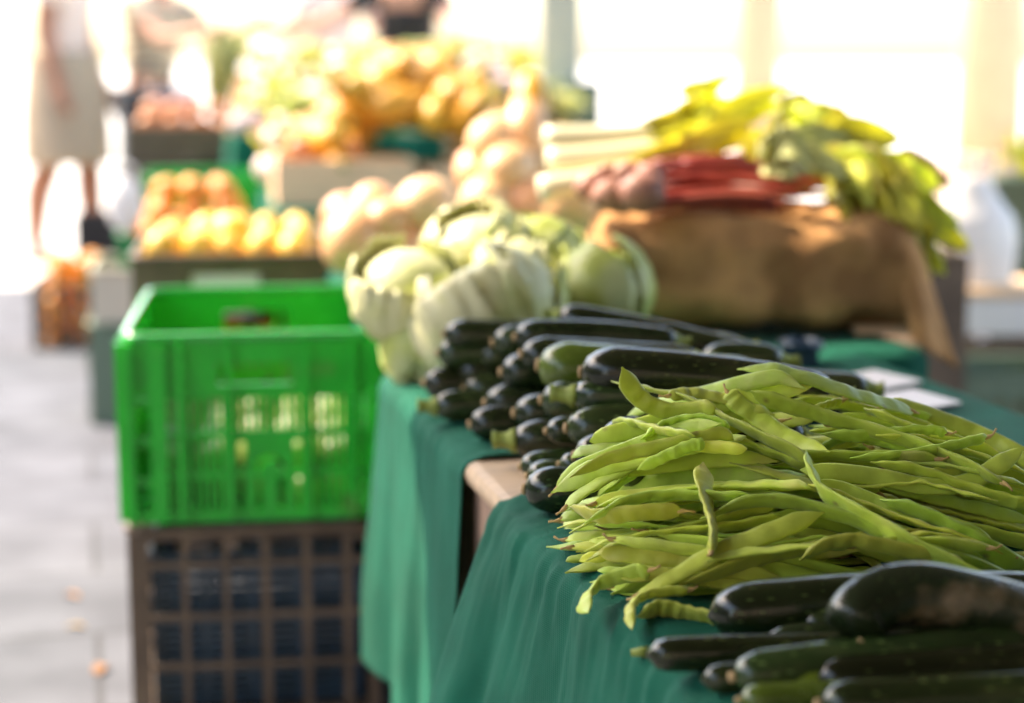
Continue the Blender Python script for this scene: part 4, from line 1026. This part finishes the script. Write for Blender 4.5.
# ------------------------------------------------------------------ far tables
def far_table(label, clabel, x0, x1, y0, y1, z, rz, seed):
    root = empty('market_table', V(((x0 + x1) / 2, y0, 0)), label, 'table', None, rz); w = (x1 - x0) / 2; d = y1 - y0
    MB().box(-w, w, 0, d, z - .03, z - .002).build('table_top', 'wood', root, smooth=False)
    for sx in (-1, 1):
        for yy in (.08, d - .08): MB().box(sx * (w - .06) - .02, sx * (w - .06) + .02, yy - .02, yy + .02, 0, z - .031).build('leg', 'wood_dark', root, smooth=False)
    c = MB(); rings = []
    for off, zz in ((.003, z + .003), (.012, z - .012), (.03, z - .25), (.045, .06)):
        ring = []
        cs = [(-w - off, -off), (w + off, -off), (w + off, d + off), (-w - off, d + off)]
        for (ax, ay), (bx, by) in zip(cs, cs[1:] + cs[:1]):
            for k in range(40):
                t = k / 40; f = off * .8 * math.sin(t * 60 + seed); nx, ny = (by - ay), -(bx - ax); l_ = math.hypot(nx, ny)
                ring.append((ax + (bx - ax) * t + nx / l_ * f, ay + (by - ay) * t + ny / l_ * f, zz))
        rings.append(ring)
    c.rings(rings, caps=False); c.add([(-w - .003, -.003, z + .003), (w + .003, -.003, z + .003), (w + .003, d + .003, z + .003), (-w - .003, d + .003, z + .003)], [(0, 1, 2, 3)])
    co = c.build('tablecloth', 'cloth'); co.location = root.location; co.rotation_euler = (0, 0, rz); tag(co, clabel, 'tablecloth')
c5 = at(283, 206, 5.2)
far_table('table in the middle distance under the heap of yellow squash', 'green cloth on the table under the wooden box', c5.x, c5.x + 1.15, 5.15, 6.75, .60, R(10), 1)
c7 = at(243, 134, 6.95)
far_table('farthest table with pale vegetables, taller than the rest', 'pale lit green cloth on the farthest table', c7.x - .02, c7.x + 1.6, 6.95, 9.2, .745, R(10), 2)

def wood_box(label, loc, rz, w, d, h):
    root = empty('wooden_box', loc, label, 'box', None, rz)
    for sy in (0, d - .008):
        MB().box(-w / 2, w / 2, sy, sy + .008, .0, h).build('long_side', 'wood_box', root, smooth=False, bevel=.002)
    for sx in (-1, 1): MB().box(sx * (w / 2 - .0045) - .004, sx * (w / 2 - .0045) + .004, .0085, d - .0085, 0, h).build('end_panel', 'wood_box', root, smooth=False, bevel=.002)
    MB().box(-w / 2 + .009, w / 2 - .009, .009, d - .009, .002, .010).build('base', 'wood_box', root, smooth=False)
b5 = at(347, 205, 5.25)
wood_box('pale wooden box in front of the heaped yellow squash', V((b5.x, 5.22, .606)), R(10), .405, .32, .135)
wood_box('pale wooden box beside the first, half hidden by tan squash', V((at(466, 200, 5.3).x, 5.3, .606)), R(10), .22, .32, .11)
# yellow squash heap
def crook(seed):
    r_ = random.Random(seed); pts = smoothpath([V((-.07, 0, 0)), V((0, .004, .006)), V((.06, .0, .012)), V((.105, .018, .03))], 14)
    return MB().sweep(pts, lambda s: .056 * math.sqrt(max(.02, 1 - (abs(s - .40) / .42) ** 2)) if s < .40 else max(.02, .056 - .052 * (s - .40)) * (1 if s < .96 else .7), 14)
yq = crook(1).build('yellow_squash', 'yellow'); tag(yq, 'yellow squash in the big heap behind the wooden box', 'squash', 'yellow squash heaped behind the wooden box')
MB().sweep([V((.100, .017, .028)), V((.13, .027, .042))], [.012, .009], 7).build('stem', 'stem', yq)
hp = []
xc = at(400, 150, 5.55).x
for k in range(120):
    fx, fy = rnd.uniform(-1, 1), rnd.uniform(-.8, 1); px = xc + .33 * fx; y = 5.60 + .30 * fy
    top = .68 + .35 * max(0, 1 - abs(fx - .12) ** 1.7 * 1.0) * (1 - .35 * fy * fy)
    if rnd.random() < .3: top -= .05
    hp.append(V((px, y, max(.665, top - .012 * (k % 4)))))
for p in hp[:]:
    pass
order = sorted(hp, key=lambda p: p.z)
for i, p in enumerate(order[-110:]):
    e = (rnd.uniform(-.5, .5), rnd.uniform(-.6, .6), rnd.uniform(0, 6.28)); s = rnd.uniform(.95, 1.25)
    if i == 0: yq.location = p; yq.rotation_euler = e; yq.scale = (s,) * 3
    else: dup(yq, p, e, None, s)
# red and orange ones in the wooden box
om = proto(lump(.04, (1, 1, .95), .05, 8), 'onion', 'tomato', 'orange brown onion along the front of the pale wooden box', 'onion', 'onions in the wooden box')
scatter(om, [at(px, 150, 5.32) for px in (300, 350)])

# far vegetables: cauliflowers, lettuces, turnips
cf = empty('cauliflower', (0, 0, 0), 'white cauliflower in rows on the farthest table', 'cauliflower', 'cauliflowers on the farthest table')
lump(.075, (1, 1, .75), .22, 3, 4, 22, 16).build('curd', 'cauli', cf)
for k in range(7):
    a = k * .9; mb = MB(); strip_leaf(mb, [V((.02 * math.cos(a), .02 * math.sin(a), -.06)), V((.085 * math.cos(a), .085 * math.sin(a), -.02)), V((.105 * math.cos(a), .105 * math.sin(a), .05))], .085, .2, .06, k, n=8, m=4, sidev=V((-math.sin(a), math.cos(a), 0)))
    mb.build('leaf', 'lettuce', cf, solid=.0015)
lt = empty('lettuce', (0, 0, 0), 'frilly yellow green lettuce among the cauliflowers', 'lettuce', 'lettuces on the farthest table')
for k in range(16):
    a = k * 2.4; tl_ = .3 + .7 * k / 16; mb = MB(); strip_leaf(mb, [V((.01 * math.cos(a), .01 * math.sin(a), -.05)), V((.07 * tl_ * math.cos(a), .07 * tl_ * math.sin(a), .02)), V((.12 * tl_ * math.cos(a), .12 * tl_ * math.sin(a), .09 - .07 * tl_))], .11, .15, .14, k, n=9, m=5, sidev=V((-math.sin(a), math.cos(a), 0)))
    mb.build('leaf', 'leaf' if k % 3 == 0 else 'lettuce', lt, solid=.0015)
fi = [0, 0]
cells = []
for j in range(5):
    for i in range(8):
        x = at(262, 120, 7.0).x + i * .165 + rnd.uniform(-.03, .03) - j * .04; y = 7.15 + j * .34; z = .745 + .065 + j * .055 + rnd.uniform(0, .03)
        cells.append((x, y, z))
rnd.shuffle(cells)
for q, p in enumerate(cells):
    kind = 0 if q % 5 < 2 else 1; src = (cf, lt)[kind]; s = rnd.uniform(.85, 1.15)
    if fi[kind] == 0: src.location = p; src.rotation_euler = (0, 0, rnd.uniform(0, 6)); fi[kind] = 1
    else: dup(src, p, (rnd.uniform(-.3, .3), rnd.uniform(-.3, .3), rnd.uniform(0, 6.3)), None, s)
# tiered stand behind them so they do not float
stp = empty('tiered_stand', V((at(262, 120, 7.0).x + .55, 7.05, .749)), 'wooden stepped stand carrying the rows of cauliflowers', 'stand', None, 0)
for j in range(5): MB().box(-.70 - .04 * j, .72 - .04 * j, -.03 + j * .34, .305 + j * .34, 0, .012 + j * .055).build('step', 'wood_box', stp, smooth=False)
tn = proto(lump(.05, (1, 1, .85), .06, 5), 'turnip', 'turnip', 'pink white turnip at the left front of the farthest tables', 'turnip', 'turnips on the far tables')
MB().sweep([V((0, 0, .035)), V((.01, 0, .08)), V((.03, .01, .12))], [.014, .01, .004], 6).build('leaf_stub', 'leaf', tn)
scatter(tn, [at(x, y, d) for x, y, d in ((252, 118, 7.05), (272, 112, 7.1), (262, 98, 7.2), (282, 126, 7.0), (240, 124, 7.0), (290, 142, 6.3), (276, 140, 6.3), (284, 160, 5.9), (272, 168, 5.7))])
turn2 = [dup(tn, at(x, y, d), (0, 0, x), 'mauve turnip on the crate behind the yellow squash') for x, y, d in ((486, 78, 6.6), (498, 66, 6.7), (478, 62, 6.7), (508, 84, 6.6))]
b6 = V((at(505, 100, 6.7).x, 6.55, .0)); z6 = at(500, 92, 6.6).z
crate('plastic_crate', 'brown crate under the mauve turnips right of the yellow heap', V((b6.x, 6.5, z6 - .24)), R(8), .36, .34, .236, 'brown_plastic', lambda W, H: slat_mask(W, H, .05, .03, .06, .03, .05, False), .01)
crate('plastic_crate', 'brown crate at the foot of the turnip crate', V((b6.x, 6.5, z6 - .49)), R(8), .36, .34, .236, 'brown_plastic', lambda W, H: slat_mask(W, H, .05, .03, .06, .03, .05, False), .01)
# upright celery at the far left of the tables
greens('celery_bunch', 'pale celery bunch standing upright by the tomatoes', at(217, 118, 7.6), [at(210, 34, 7.6), at(222, 24, 7.6), at(232, 30, 7.62), at(245, 16, 7.6), at(215, 50, 7.55), at(250, 34, 7.6)], .085, 'lettuce', 'celery', 'leek_white', .1, extra=1, spread=.02)

# ------------------------------------------------------------------ posts, columns, awning
def post(label, px, y, w, mat, h=3.2, cat='post'):
    x = at(px, 60, y).x; root = empty('roof_post', V((x, y, 0)), label, cat)
    MB().box(-w / 2, w / 2, -w / 2, w / 2, .02, h).build('shaft', mat, root, smooth=False, bevel=.008)
    MB().box(-w * .9, w * .9, -w * .9, w * .9, 0, .018).build('foot_plate', mat, root, smooth=False)
post('grey green square post between the yellow squash and the leeks', 560, 7.6, .17, 'post_green', 3.3)
def column(label, px, y, r, h=4.6):
    x = at(px, 40, y).x; root = empty('stone_column', V((x, y, 0)), label, 'column')
    MB().rings([[(q * math.cos(2 * math.pi * j / 24), q * math.sin(2 * math.pi * j / 24), z) for j in range(24)] for q, z in ((r, .32), (r * .97, 2), (r * .9, h))]).build('shaft', 'stone', root)
    MB().box(-r * 1.35, r * 1.35, -r * 1.35, r * 1.35, 0, .2).build('plinth', 'stone', root, smooth=False, bevel=.01)
    MB().rings([[(q * math.cos(2 * math.pi * j / 24), q * math.sin(2 * math.pi * j / 24), z) for j in range(24)] for q, z in ((r * 1.25, .201), (r * 1.3, .26), (r * 1.05, .319))]).build('base_ring', 'stone', root)
    MB().box(-r * 1.3, r * 1.3, -r * 1.3, r * 1.3, h, h + .25).build('capital', 'stone', root, smooth=False, bevel=.02)
column('beige stone column above the leek leaves', 758, 13., .165)
column('beige stone column at the far right of the view', 992, 14., .26)
gb = V((at(582, 110, 7.3).x, 7.3, 0))
crate('plastic_crate', 'grey green bin standing beside the grey green post', gb, R(5), .16, .3, at(580, 84, 7.3).z, 'grey_green_plastic', lambda W, H: (lambda x, z: True), .04)

# canvas awning over the front stalls (throws the shade they stand in)
AW = empty('market_awning', (0, 1.0, 0), 'brown canvas awning stretched over the front stalls', 'awning')
aw = MB(); vs = []
AX0, AX1, AY0, AY1 = -1.88, 2.6, -4.0, 6.0
for j in range(81):
    for i in range(21):
        y = AY0 + (AY1 - AY0) * j / 80; xl = AX0 + 1.58 * min(1, max(0, (y - 2.80) / 1.1)); x = xl + (AX1 - xl) * i / 20; vs.append((x, y - 1.0, 2.75 + .10 * math.cos((x - .2) * 1.2) - .05 * math.sin(math.pi * j / 80)))  # left edge shaped to let sun onto cabbages, crate and sack
aw.add(vs, [(j * 21 + i, j * 21 + i + 1, (j + 1) * 21 + i + 1, (j + 1) * 21 + i) for j in range(80) for i in range(20)])
aw.build('canvas', 'canvas', AW, solid=.003)
sp = MB(); sp.add([(2.62, -5.0 + 5.6 * j / 12, .35 + 2.3 * i / 4 + .02 * math.sin(j)) for j in range(13) for i in range(5)], [(j * 5 + i, j * 5 + i + 1, (j + 1) * 5 + i + 1, (j + 1) * 5 + i) for j in range(12) for i in range(4)])
sp.build('added_light_shield', 'canvas', AW, solid=.003)  # unseen panel added to hold back light from the right
for (x, y) in ((2.55, 5.9), (2.55, -3.9), (-1.95, -3.9)):
    MB().sweep([V((x, y - 1.0, 0)), V((x, y - 1.0, 2.7))], .025, 12).build('pole', 'post_green', AW)

# unseen houses added to darken reflections: across the alley and behind the photographer
M['house'] = pm('brown plaster', (.30, .23, .16), .85, .12, 1.5, .2, 30)
M['glass'] = pm('dark window glass', (.02, .025, .03), .08, .1, 3)
def house(label, x0, x1, y0, y1, h, face):
    root = empty('house', V(((x0 + x1) / 2, (y0 + y1) / 2, 0)), label, 'house'); hx, hy = (x1 - x0) / 2, (y1 - y0) / 2
    MB().box(-hx, hx, -hy, hy, 0, h).build('wall', 'house', root, smooth=False)
    MB().box(-hx - .15, hx + .15, -hy - .15, hy + .15, h + .002, h + .18).build('cornice', 'stone', root, smooth=False)
    n = int((hy if face == 'x' else hx) * 2 / 2.2)
    for k in range(n):
        c = -(hy if face == 'x' else hx) + 1.1 + 2.2 * k
        for z in (.9, 3.1):
            if z + 1.4 > h: continue
            b_ = (hx + .004, hx + .03, c - .5, c + .5) if face == 'x' else (c - .5, c + .5, hy + .004, hy + .03)
            MB().box(*b_, z, z + 1.35).build('window', 'glass', root, smooth=False)
house('added brown plastered house across the alley on the left, outside the view', -14, -9.5, -8, 16, 4.6, 'x')
house('added brown plastered house behind the photographer, outside the view', -6, 8, -11, -7, 4.8, 'y')

# ------------------------------------------------------------------ people
def skin(nodes, edges, root, sub=1):
    names = list(nodes); me = bpy.data.meshes.new('tmp'); me.from_pydata([nodes[n][0] for n in names], [(names.index(a), names.index(b_)) for a, b_ in edges], []); me.update()
    o = bpy.data.objects.new('tmp', me); COL.objects.link(o); md = o.modifiers.new('s', 'SKIN'); md.use_smooth_shade = True
    sv = me.skin_vertices[0].data
    for i, n in enumerate(names):
        r = nodes[n][1]; sv[i].radius = r if isinstance(r, tuple) else (r, r); sv[i].use_root = (n == root)
    m2 = o.modifiers.new('u', 'SUBSURF'); m2.levels = 2; m2.render_levels = 2
    dg = bpy.context.evaluated_depsgraph_get(); dg.update(); out = bpy.data.meshes.new_from_object(o.evaluated_get(dg))
    bpy.data.objects.remove(o); bpy.data.meshes.remove(me)
    for p in out.polygons: p.use_smooth = True
    return out
def mesh_obj(me, name, mat, parent):
    me.materials.clear(); me.materials.append(M[mat]); o = bpy.data.objects.new(name, me); COL.objects.link(o); o.parent = parent; return o
def person(label, loc, rz, lean=0., arms=None, skinm='skin', top='shirt', bottom='skirt', kind='skirt', scale=1., feet=(.1, -.04), apron=None, bare_arm=True):
    """local x right of the figure, -y where it faces"""
    root = empty('person', loc, label, 'person', None, rz); root.scale = scale if isinstance(scale, tuple) else (scale,) * 3
    ly = -math.sin(lean); lz = math.cos(lean)
    def tz_(z, x=0, y=0): return V((x, y + ly * (z - .95), .95 + lz * (z - .95)))
    N = {'pelvis': (V((0, 0, .95)), (.150, .115)), 'waist': (tz_(1.10), (.125, .10)), 'chest': (tz_(1.30), (.155, .11)), 'upper': (tz_(1.42), (.13, .09)), 'neck': (tz_(1.50), .055), 'jaw': (tz_(1.57, 0, -.015), .07), 'head': (tz_(1.66), (.078, .095)), 'crown': (tz_(1.74), .06)}
    E = [('pelvis', 'waist'), ('waist', 'chest'), ('chest', 'upper'), ('upper', 'neck'), ('neck', 'jaw'), ('jaw', 'head'), ('head', 'crown')]
    for s, sd in ((-1, 'l'), (1, 'r')):
        f = feet[0] if s < 0 else feet[1]
        N['hip' + sd] = (V((s * .09, 0, .88)), .085); N['knee' + sd] = (V((s * .085, f * .5 - .02, .49)), .070); N['calf' + sd] = (V((s * .083, f * .75 + .01, .36)), .076); N['ankle' + sd] = (V((s * .08, f, .085)), .046); N['toe' + sd] = (V((s * .09, f - .15, .03)), (.036, .025)); 
        E += [('pelvis', 'hip' + sd), ('hip' + sd, 'knee' + sd), ('knee' + sd, 'calf' + sd), ('calf' + sd, 'ankle' + sd), ('ankle' + sd, 'toe' + sd)]
        sh = tz_(1.42, s * .17)
        el, wr = (arms or {}).get(sd, (sh + V((s * .05, .02, -.28)), sh + V((s * .06, -.06, -.52))))
        N['sh' + sd] = (sh, .056); N['el' + sd] = (V(el), .042); N['wr' + sd] = (V(wr), .029)
        d = (V(wr) - V(el)).normalized(); pm_ = V(wr) + d * .06; N['palm' + sd] = (pm_, (.036, .018)); sdv = d.cross(V((0, 0, 1))); sdv = sdv.normalized() if sdv.length > .2 else V((1, 0, 0)); nv = d.cross(sdv)
        E += [('upper', 'sh' + sd), ('sh' + sd, 'el' + sd), ('el' + sd, 'wr' + sd), ('wr' + sd, 'palm' + sd)]
        for k, (o_, ln) in enumerate(((-.030, .062), (-.010, .075), (.010, .07), (.029, .055))):
            a = f'f{sd}{k}a'; b_ = f'f{sd}{k}b'; N[a] = (pm_ + d * (.035 + ln * .45) + sdv * o_, .0095); N[b_] = (pm_ + d * (.035 + ln * .9) + sdv * o_ * 1.05 - nv * .015, .008)
            E += [('palm' + sd, a), (a, b_)]
        N['th' + sd] = (V(wr) + d * .045 + sdv * .045, .011); N['tb' + sd] = (V(wr) + d * .085 + sdv * .058 - nv * .01, .009); E += [('palm' + sd, 'th' + sd), ('th' + sd, 'tb' + sd)]
    mesh_obj(skin(N, E, 'pelvis'), 'body', skinm, root)
    hd = N['head'][0]
    hm = MB(); g_ = lump(.112, (.86, 1.02, 1.0), .05, 2, 2); hm.add([V(p) + hd + V((0, .018, .028)) for p in g_.v], g_.f); hm.build('hair', 'hair', root)
    for s in (-1, 1):
        e_ = lump(.012, (1, .7, .8), 0, nu=8, nv=6); k = MB(); k.add([V(p) + hd + V((s * .032, -.092, .0)) for p in e_.v], e_.f); k.build('eye', 'eye', root)
    k = MB(); k.sweep([hd + V((0, -.090, .0)), hd + V((0, -.108, -.028)), hd + V((0, -.092, -.038))], [.007, .013, .009], 8); k.build('nose', skinm, root)
    k = MB(); k.sweep([hd + V((-.024, -.082, -.066)), hd + V((0, -.090, -.068)), hd + V((.024, -.082, -.066))], [.003, .007, .003], 8); k.build('mouth', 'tomato', root)
    # clothing as looser skins over the same bones
    def grow(keys, edges, k, add=.012):
        nn_ = {n: (N[n][0], tuple(x * k + add for x in (N[n][1] if isinstance(N[n][1], tuple) else (N[n][1],) * 2))) for n in keys}; return skin(nn_, edges, keys[0])
    keys = ['pelvis', 'waist', 'chest', 'upper', 'shl', 'shr']; ee = [('pelvis', 'waist'), ('waist', 'chest'), ('chest', 'upper'), ('upper', 'shl'), ('upper', 'shr')]
    for sd in 'lr':
        N['sl' + sd] = (N['sh' + sd][0].lerp(N['el' + sd][0], .55), .052); keys.append('sl' + sd); ee.append(('sh' + sd, 'sl' + sd))
    mesh_obj(grow(keys, ee, 1.05), 'top', top, root)
    if kind == 'skirt':
        rr2 = []
        for i in range(14):
            s = i / 13; z = 1.06 - .56 * s; w = .195 + .045 * math.sin(s * 1.9) ; rr2.append([(w * math.cos(a) * (1 + .03 * s * math.sin(6 * a)), w * .88 * math.sin(a) * (1 + .03 * s * math.sin(6 * a)), z) for a in [2 * math.pi * j / 36 for j in range(36)]])
        MB().rings(rr2, caps=False).build('skirt', bottom, root, solid=.003)
    else:
        kk = ['pelvis'] + [n + sd for sd in 'lr' for n in ('hip', 'knee', 'calf', 'ankle')]; e2 = [('pelvis', 'hip' + sd) for sd in 'lr'] + [(a + sd, b_ + sd) for sd in 'lr' for a, b_ in (('hip', 'knee'), ('knee', 'calf'), ('calf', 'ankle'))]
        mesh_obj(grow(kk, e2, 1.06, .014), 'trousers', bottom, root)
    for sd in 'lr':
        a = N['ankle' + sd][0]; b_ = N['toe' + sd][0]
        MB().sweep([a + V((0, .05, -.045)), a + V((0, 0, -.04)), b_ + V((0, .03, .012)), b_ + V((0, -.03, .006))], [.036, .044, .042, .022], 12).build('shoe', 'shoe', root)
    if apron:
        vs = []
        for i in range(12):
            for j in range(12):
                t = j / 11 * 2 - 1; z = 1.32 - .75 * i / 11; vs.append(tz_(z, t * (.12 + .07 * min(1, i / 4)), -.155 + .06 * t * t - .02 * (i > 3)))
        k = MB(); k.add(vs, [(i * 12 + j, i * 12 + j + 1, (i + 1) * 12 + j + 1, (i + 1) * 12 + j) for i in range(11) for j in range(11)]); k.build('apron', apron, root, solid=.004)
    return root
p1 = at(66, 100, 9.2)
person('woman in cream knee length skirt standing with bare tanned legs at left', V((p1.x, 9.2, 0)), R(75), .06, None, 'skin_tan', 'shirt', 'skirt', 'skirt', 1.02, feet=(.16, -.10))
p2 = at(148, 60, 9.6)
person('person in cream striped top and faded jeans reaching towards the stall', V((p2.x, 9.6, 0)), R(62), .14, {'l': (V((-.24, -.30, 1.22)), V((-.2, -.54, 1.26))), 'r': (V((.24, -.28, 1.22)), V((.18, -.52, 1.30)))}, 'skin', 'striped', 'jeans', 'trousers', (1.12, 1.0, .93), feet=(.12, -.05))
bb = lump(.11, (1.25, .6, .8), .1, 4, 2).build('shoulder_bag', 'dark_cloth'); bb.location = at(150, 112, 9.2); tag(bb, 'black bag held below the striped top', 'bag')
MB().sweep(smoothpath([V((-.11, 0, .03)), V((-.06, 0, .22)), V((.06, 0, .22)), V((.11, 0, .03))], 14), .012, 6).build('strap', 'dark_cloth', bb)
p3 = at(414, 30, 9.9)
person('stall keeper in dark top bending over the farthest table with bare arms', V((p3.x, 9.9, 0)), R(-12), .35, {'l': (V((-.40, -.50, 1.20)), V((-.62, -.62, 1.19))), 'r': (V((.36, -.48, 1.18)), V((.50, -.60, 1.12)))}, 'skin', 'dark_cloth', 'dark_cloth', 'trousers', 1.0, apron='dark_cloth')
p4 = at(330, 20, 10.6)
person('customer in pale top behind the cauliflowers', V((p4.x, 10.6, 0)), R(20), .12, {'l': (V((-.30, -.25, 1.15)), V((-.25, -.48, 1.22))), 'r': (V((.26, -.25, 1.15)), V((.40, -.45, 1.2)))}, 'skin', 'shirt', 'jeans', 'trousers', 1.0)

# ------------------------------------------------------------------ fallen leaves on the paving
lf0 = None
for k, (px, py) in enumerate([(72, 597), (76, 628), (101, 671)]):
    p = on(px, py, .004); mb = MB(); strip_leaf(mb, [V((-.03, 0, .002)), V((0, 0, .010)), V((.034, .004, .003))], .03, .35, .06, k, n=10, m=4, sidev=V((0, 1, .1)))
    o = mb.build('fallen_leaf', 'dry_leaf', solid=.0008); o.location = p; o.rotation_euler = (0, 0, rnd.uniform(0, 6)); s = rnd.uniform(.45, .75); o.scale = (s,) * 3
    tag(o, 'small dry yellow brown leaf lying on the grey paving', 'leaf', 'dry leaves on the paving')

# ------------------------------------------------------------------ light
SUN_EL, SUN_AZ = R(50), R(-62)           # azimuth from +Y (ahead), negative = left
sd_ = V((math.sin(SUN_AZ) * math.cos(SUN_EL), math.cos(SUN_AZ) * math.cos(SUN_EL), math.sin(SUN_EL)))
w = bpy.data.worlds.new('World'); SC.world = w; w.use_nodes = True
nt = w.node_tree; sky = nt.nodes.new('ShaderNodeTexSky'); sky.sky_type = 'NISHITA'; sky.sun_disc = False
sky.sun_elevation = SUN_EL; sky.sun_rotation = SUN_AZ; sky.air_density = 1.0; sky.dust_density = 2.4; sky.ozone_density = .5
nt.links.new(sky.outputs[0], nt.nodes['Background'].inputs[0]); nt.nodes['Background'].inputs[1].default_value = .15
ld = bpy.data.lights.new('sun', 'SUN'); ld.energy = 2.2; ld.angle = R(.5); ld.color = (1, .88, .72)
lo = bpy.data.objects.new('sun', ld); COL.objects.link(lo); lo.rotation_euler = (-sd_).to_track_quat('-Z', 'Y').to_euler()
SC.view_settings.view_transform = 'Standard'; SC.view_settings.look = 'None'; SC.view_settings.gamma = 1; SC.view_settings.exposure = 2.5
SC.view_settings.use_white_balance = True; SC.view_settings.white_balance_temperature = 7100
SC.render.engine = 'CYCLES'; SC.cycles.use_denoising = True; SC.cycles.max_bounces = 8
print('beans', nbean)
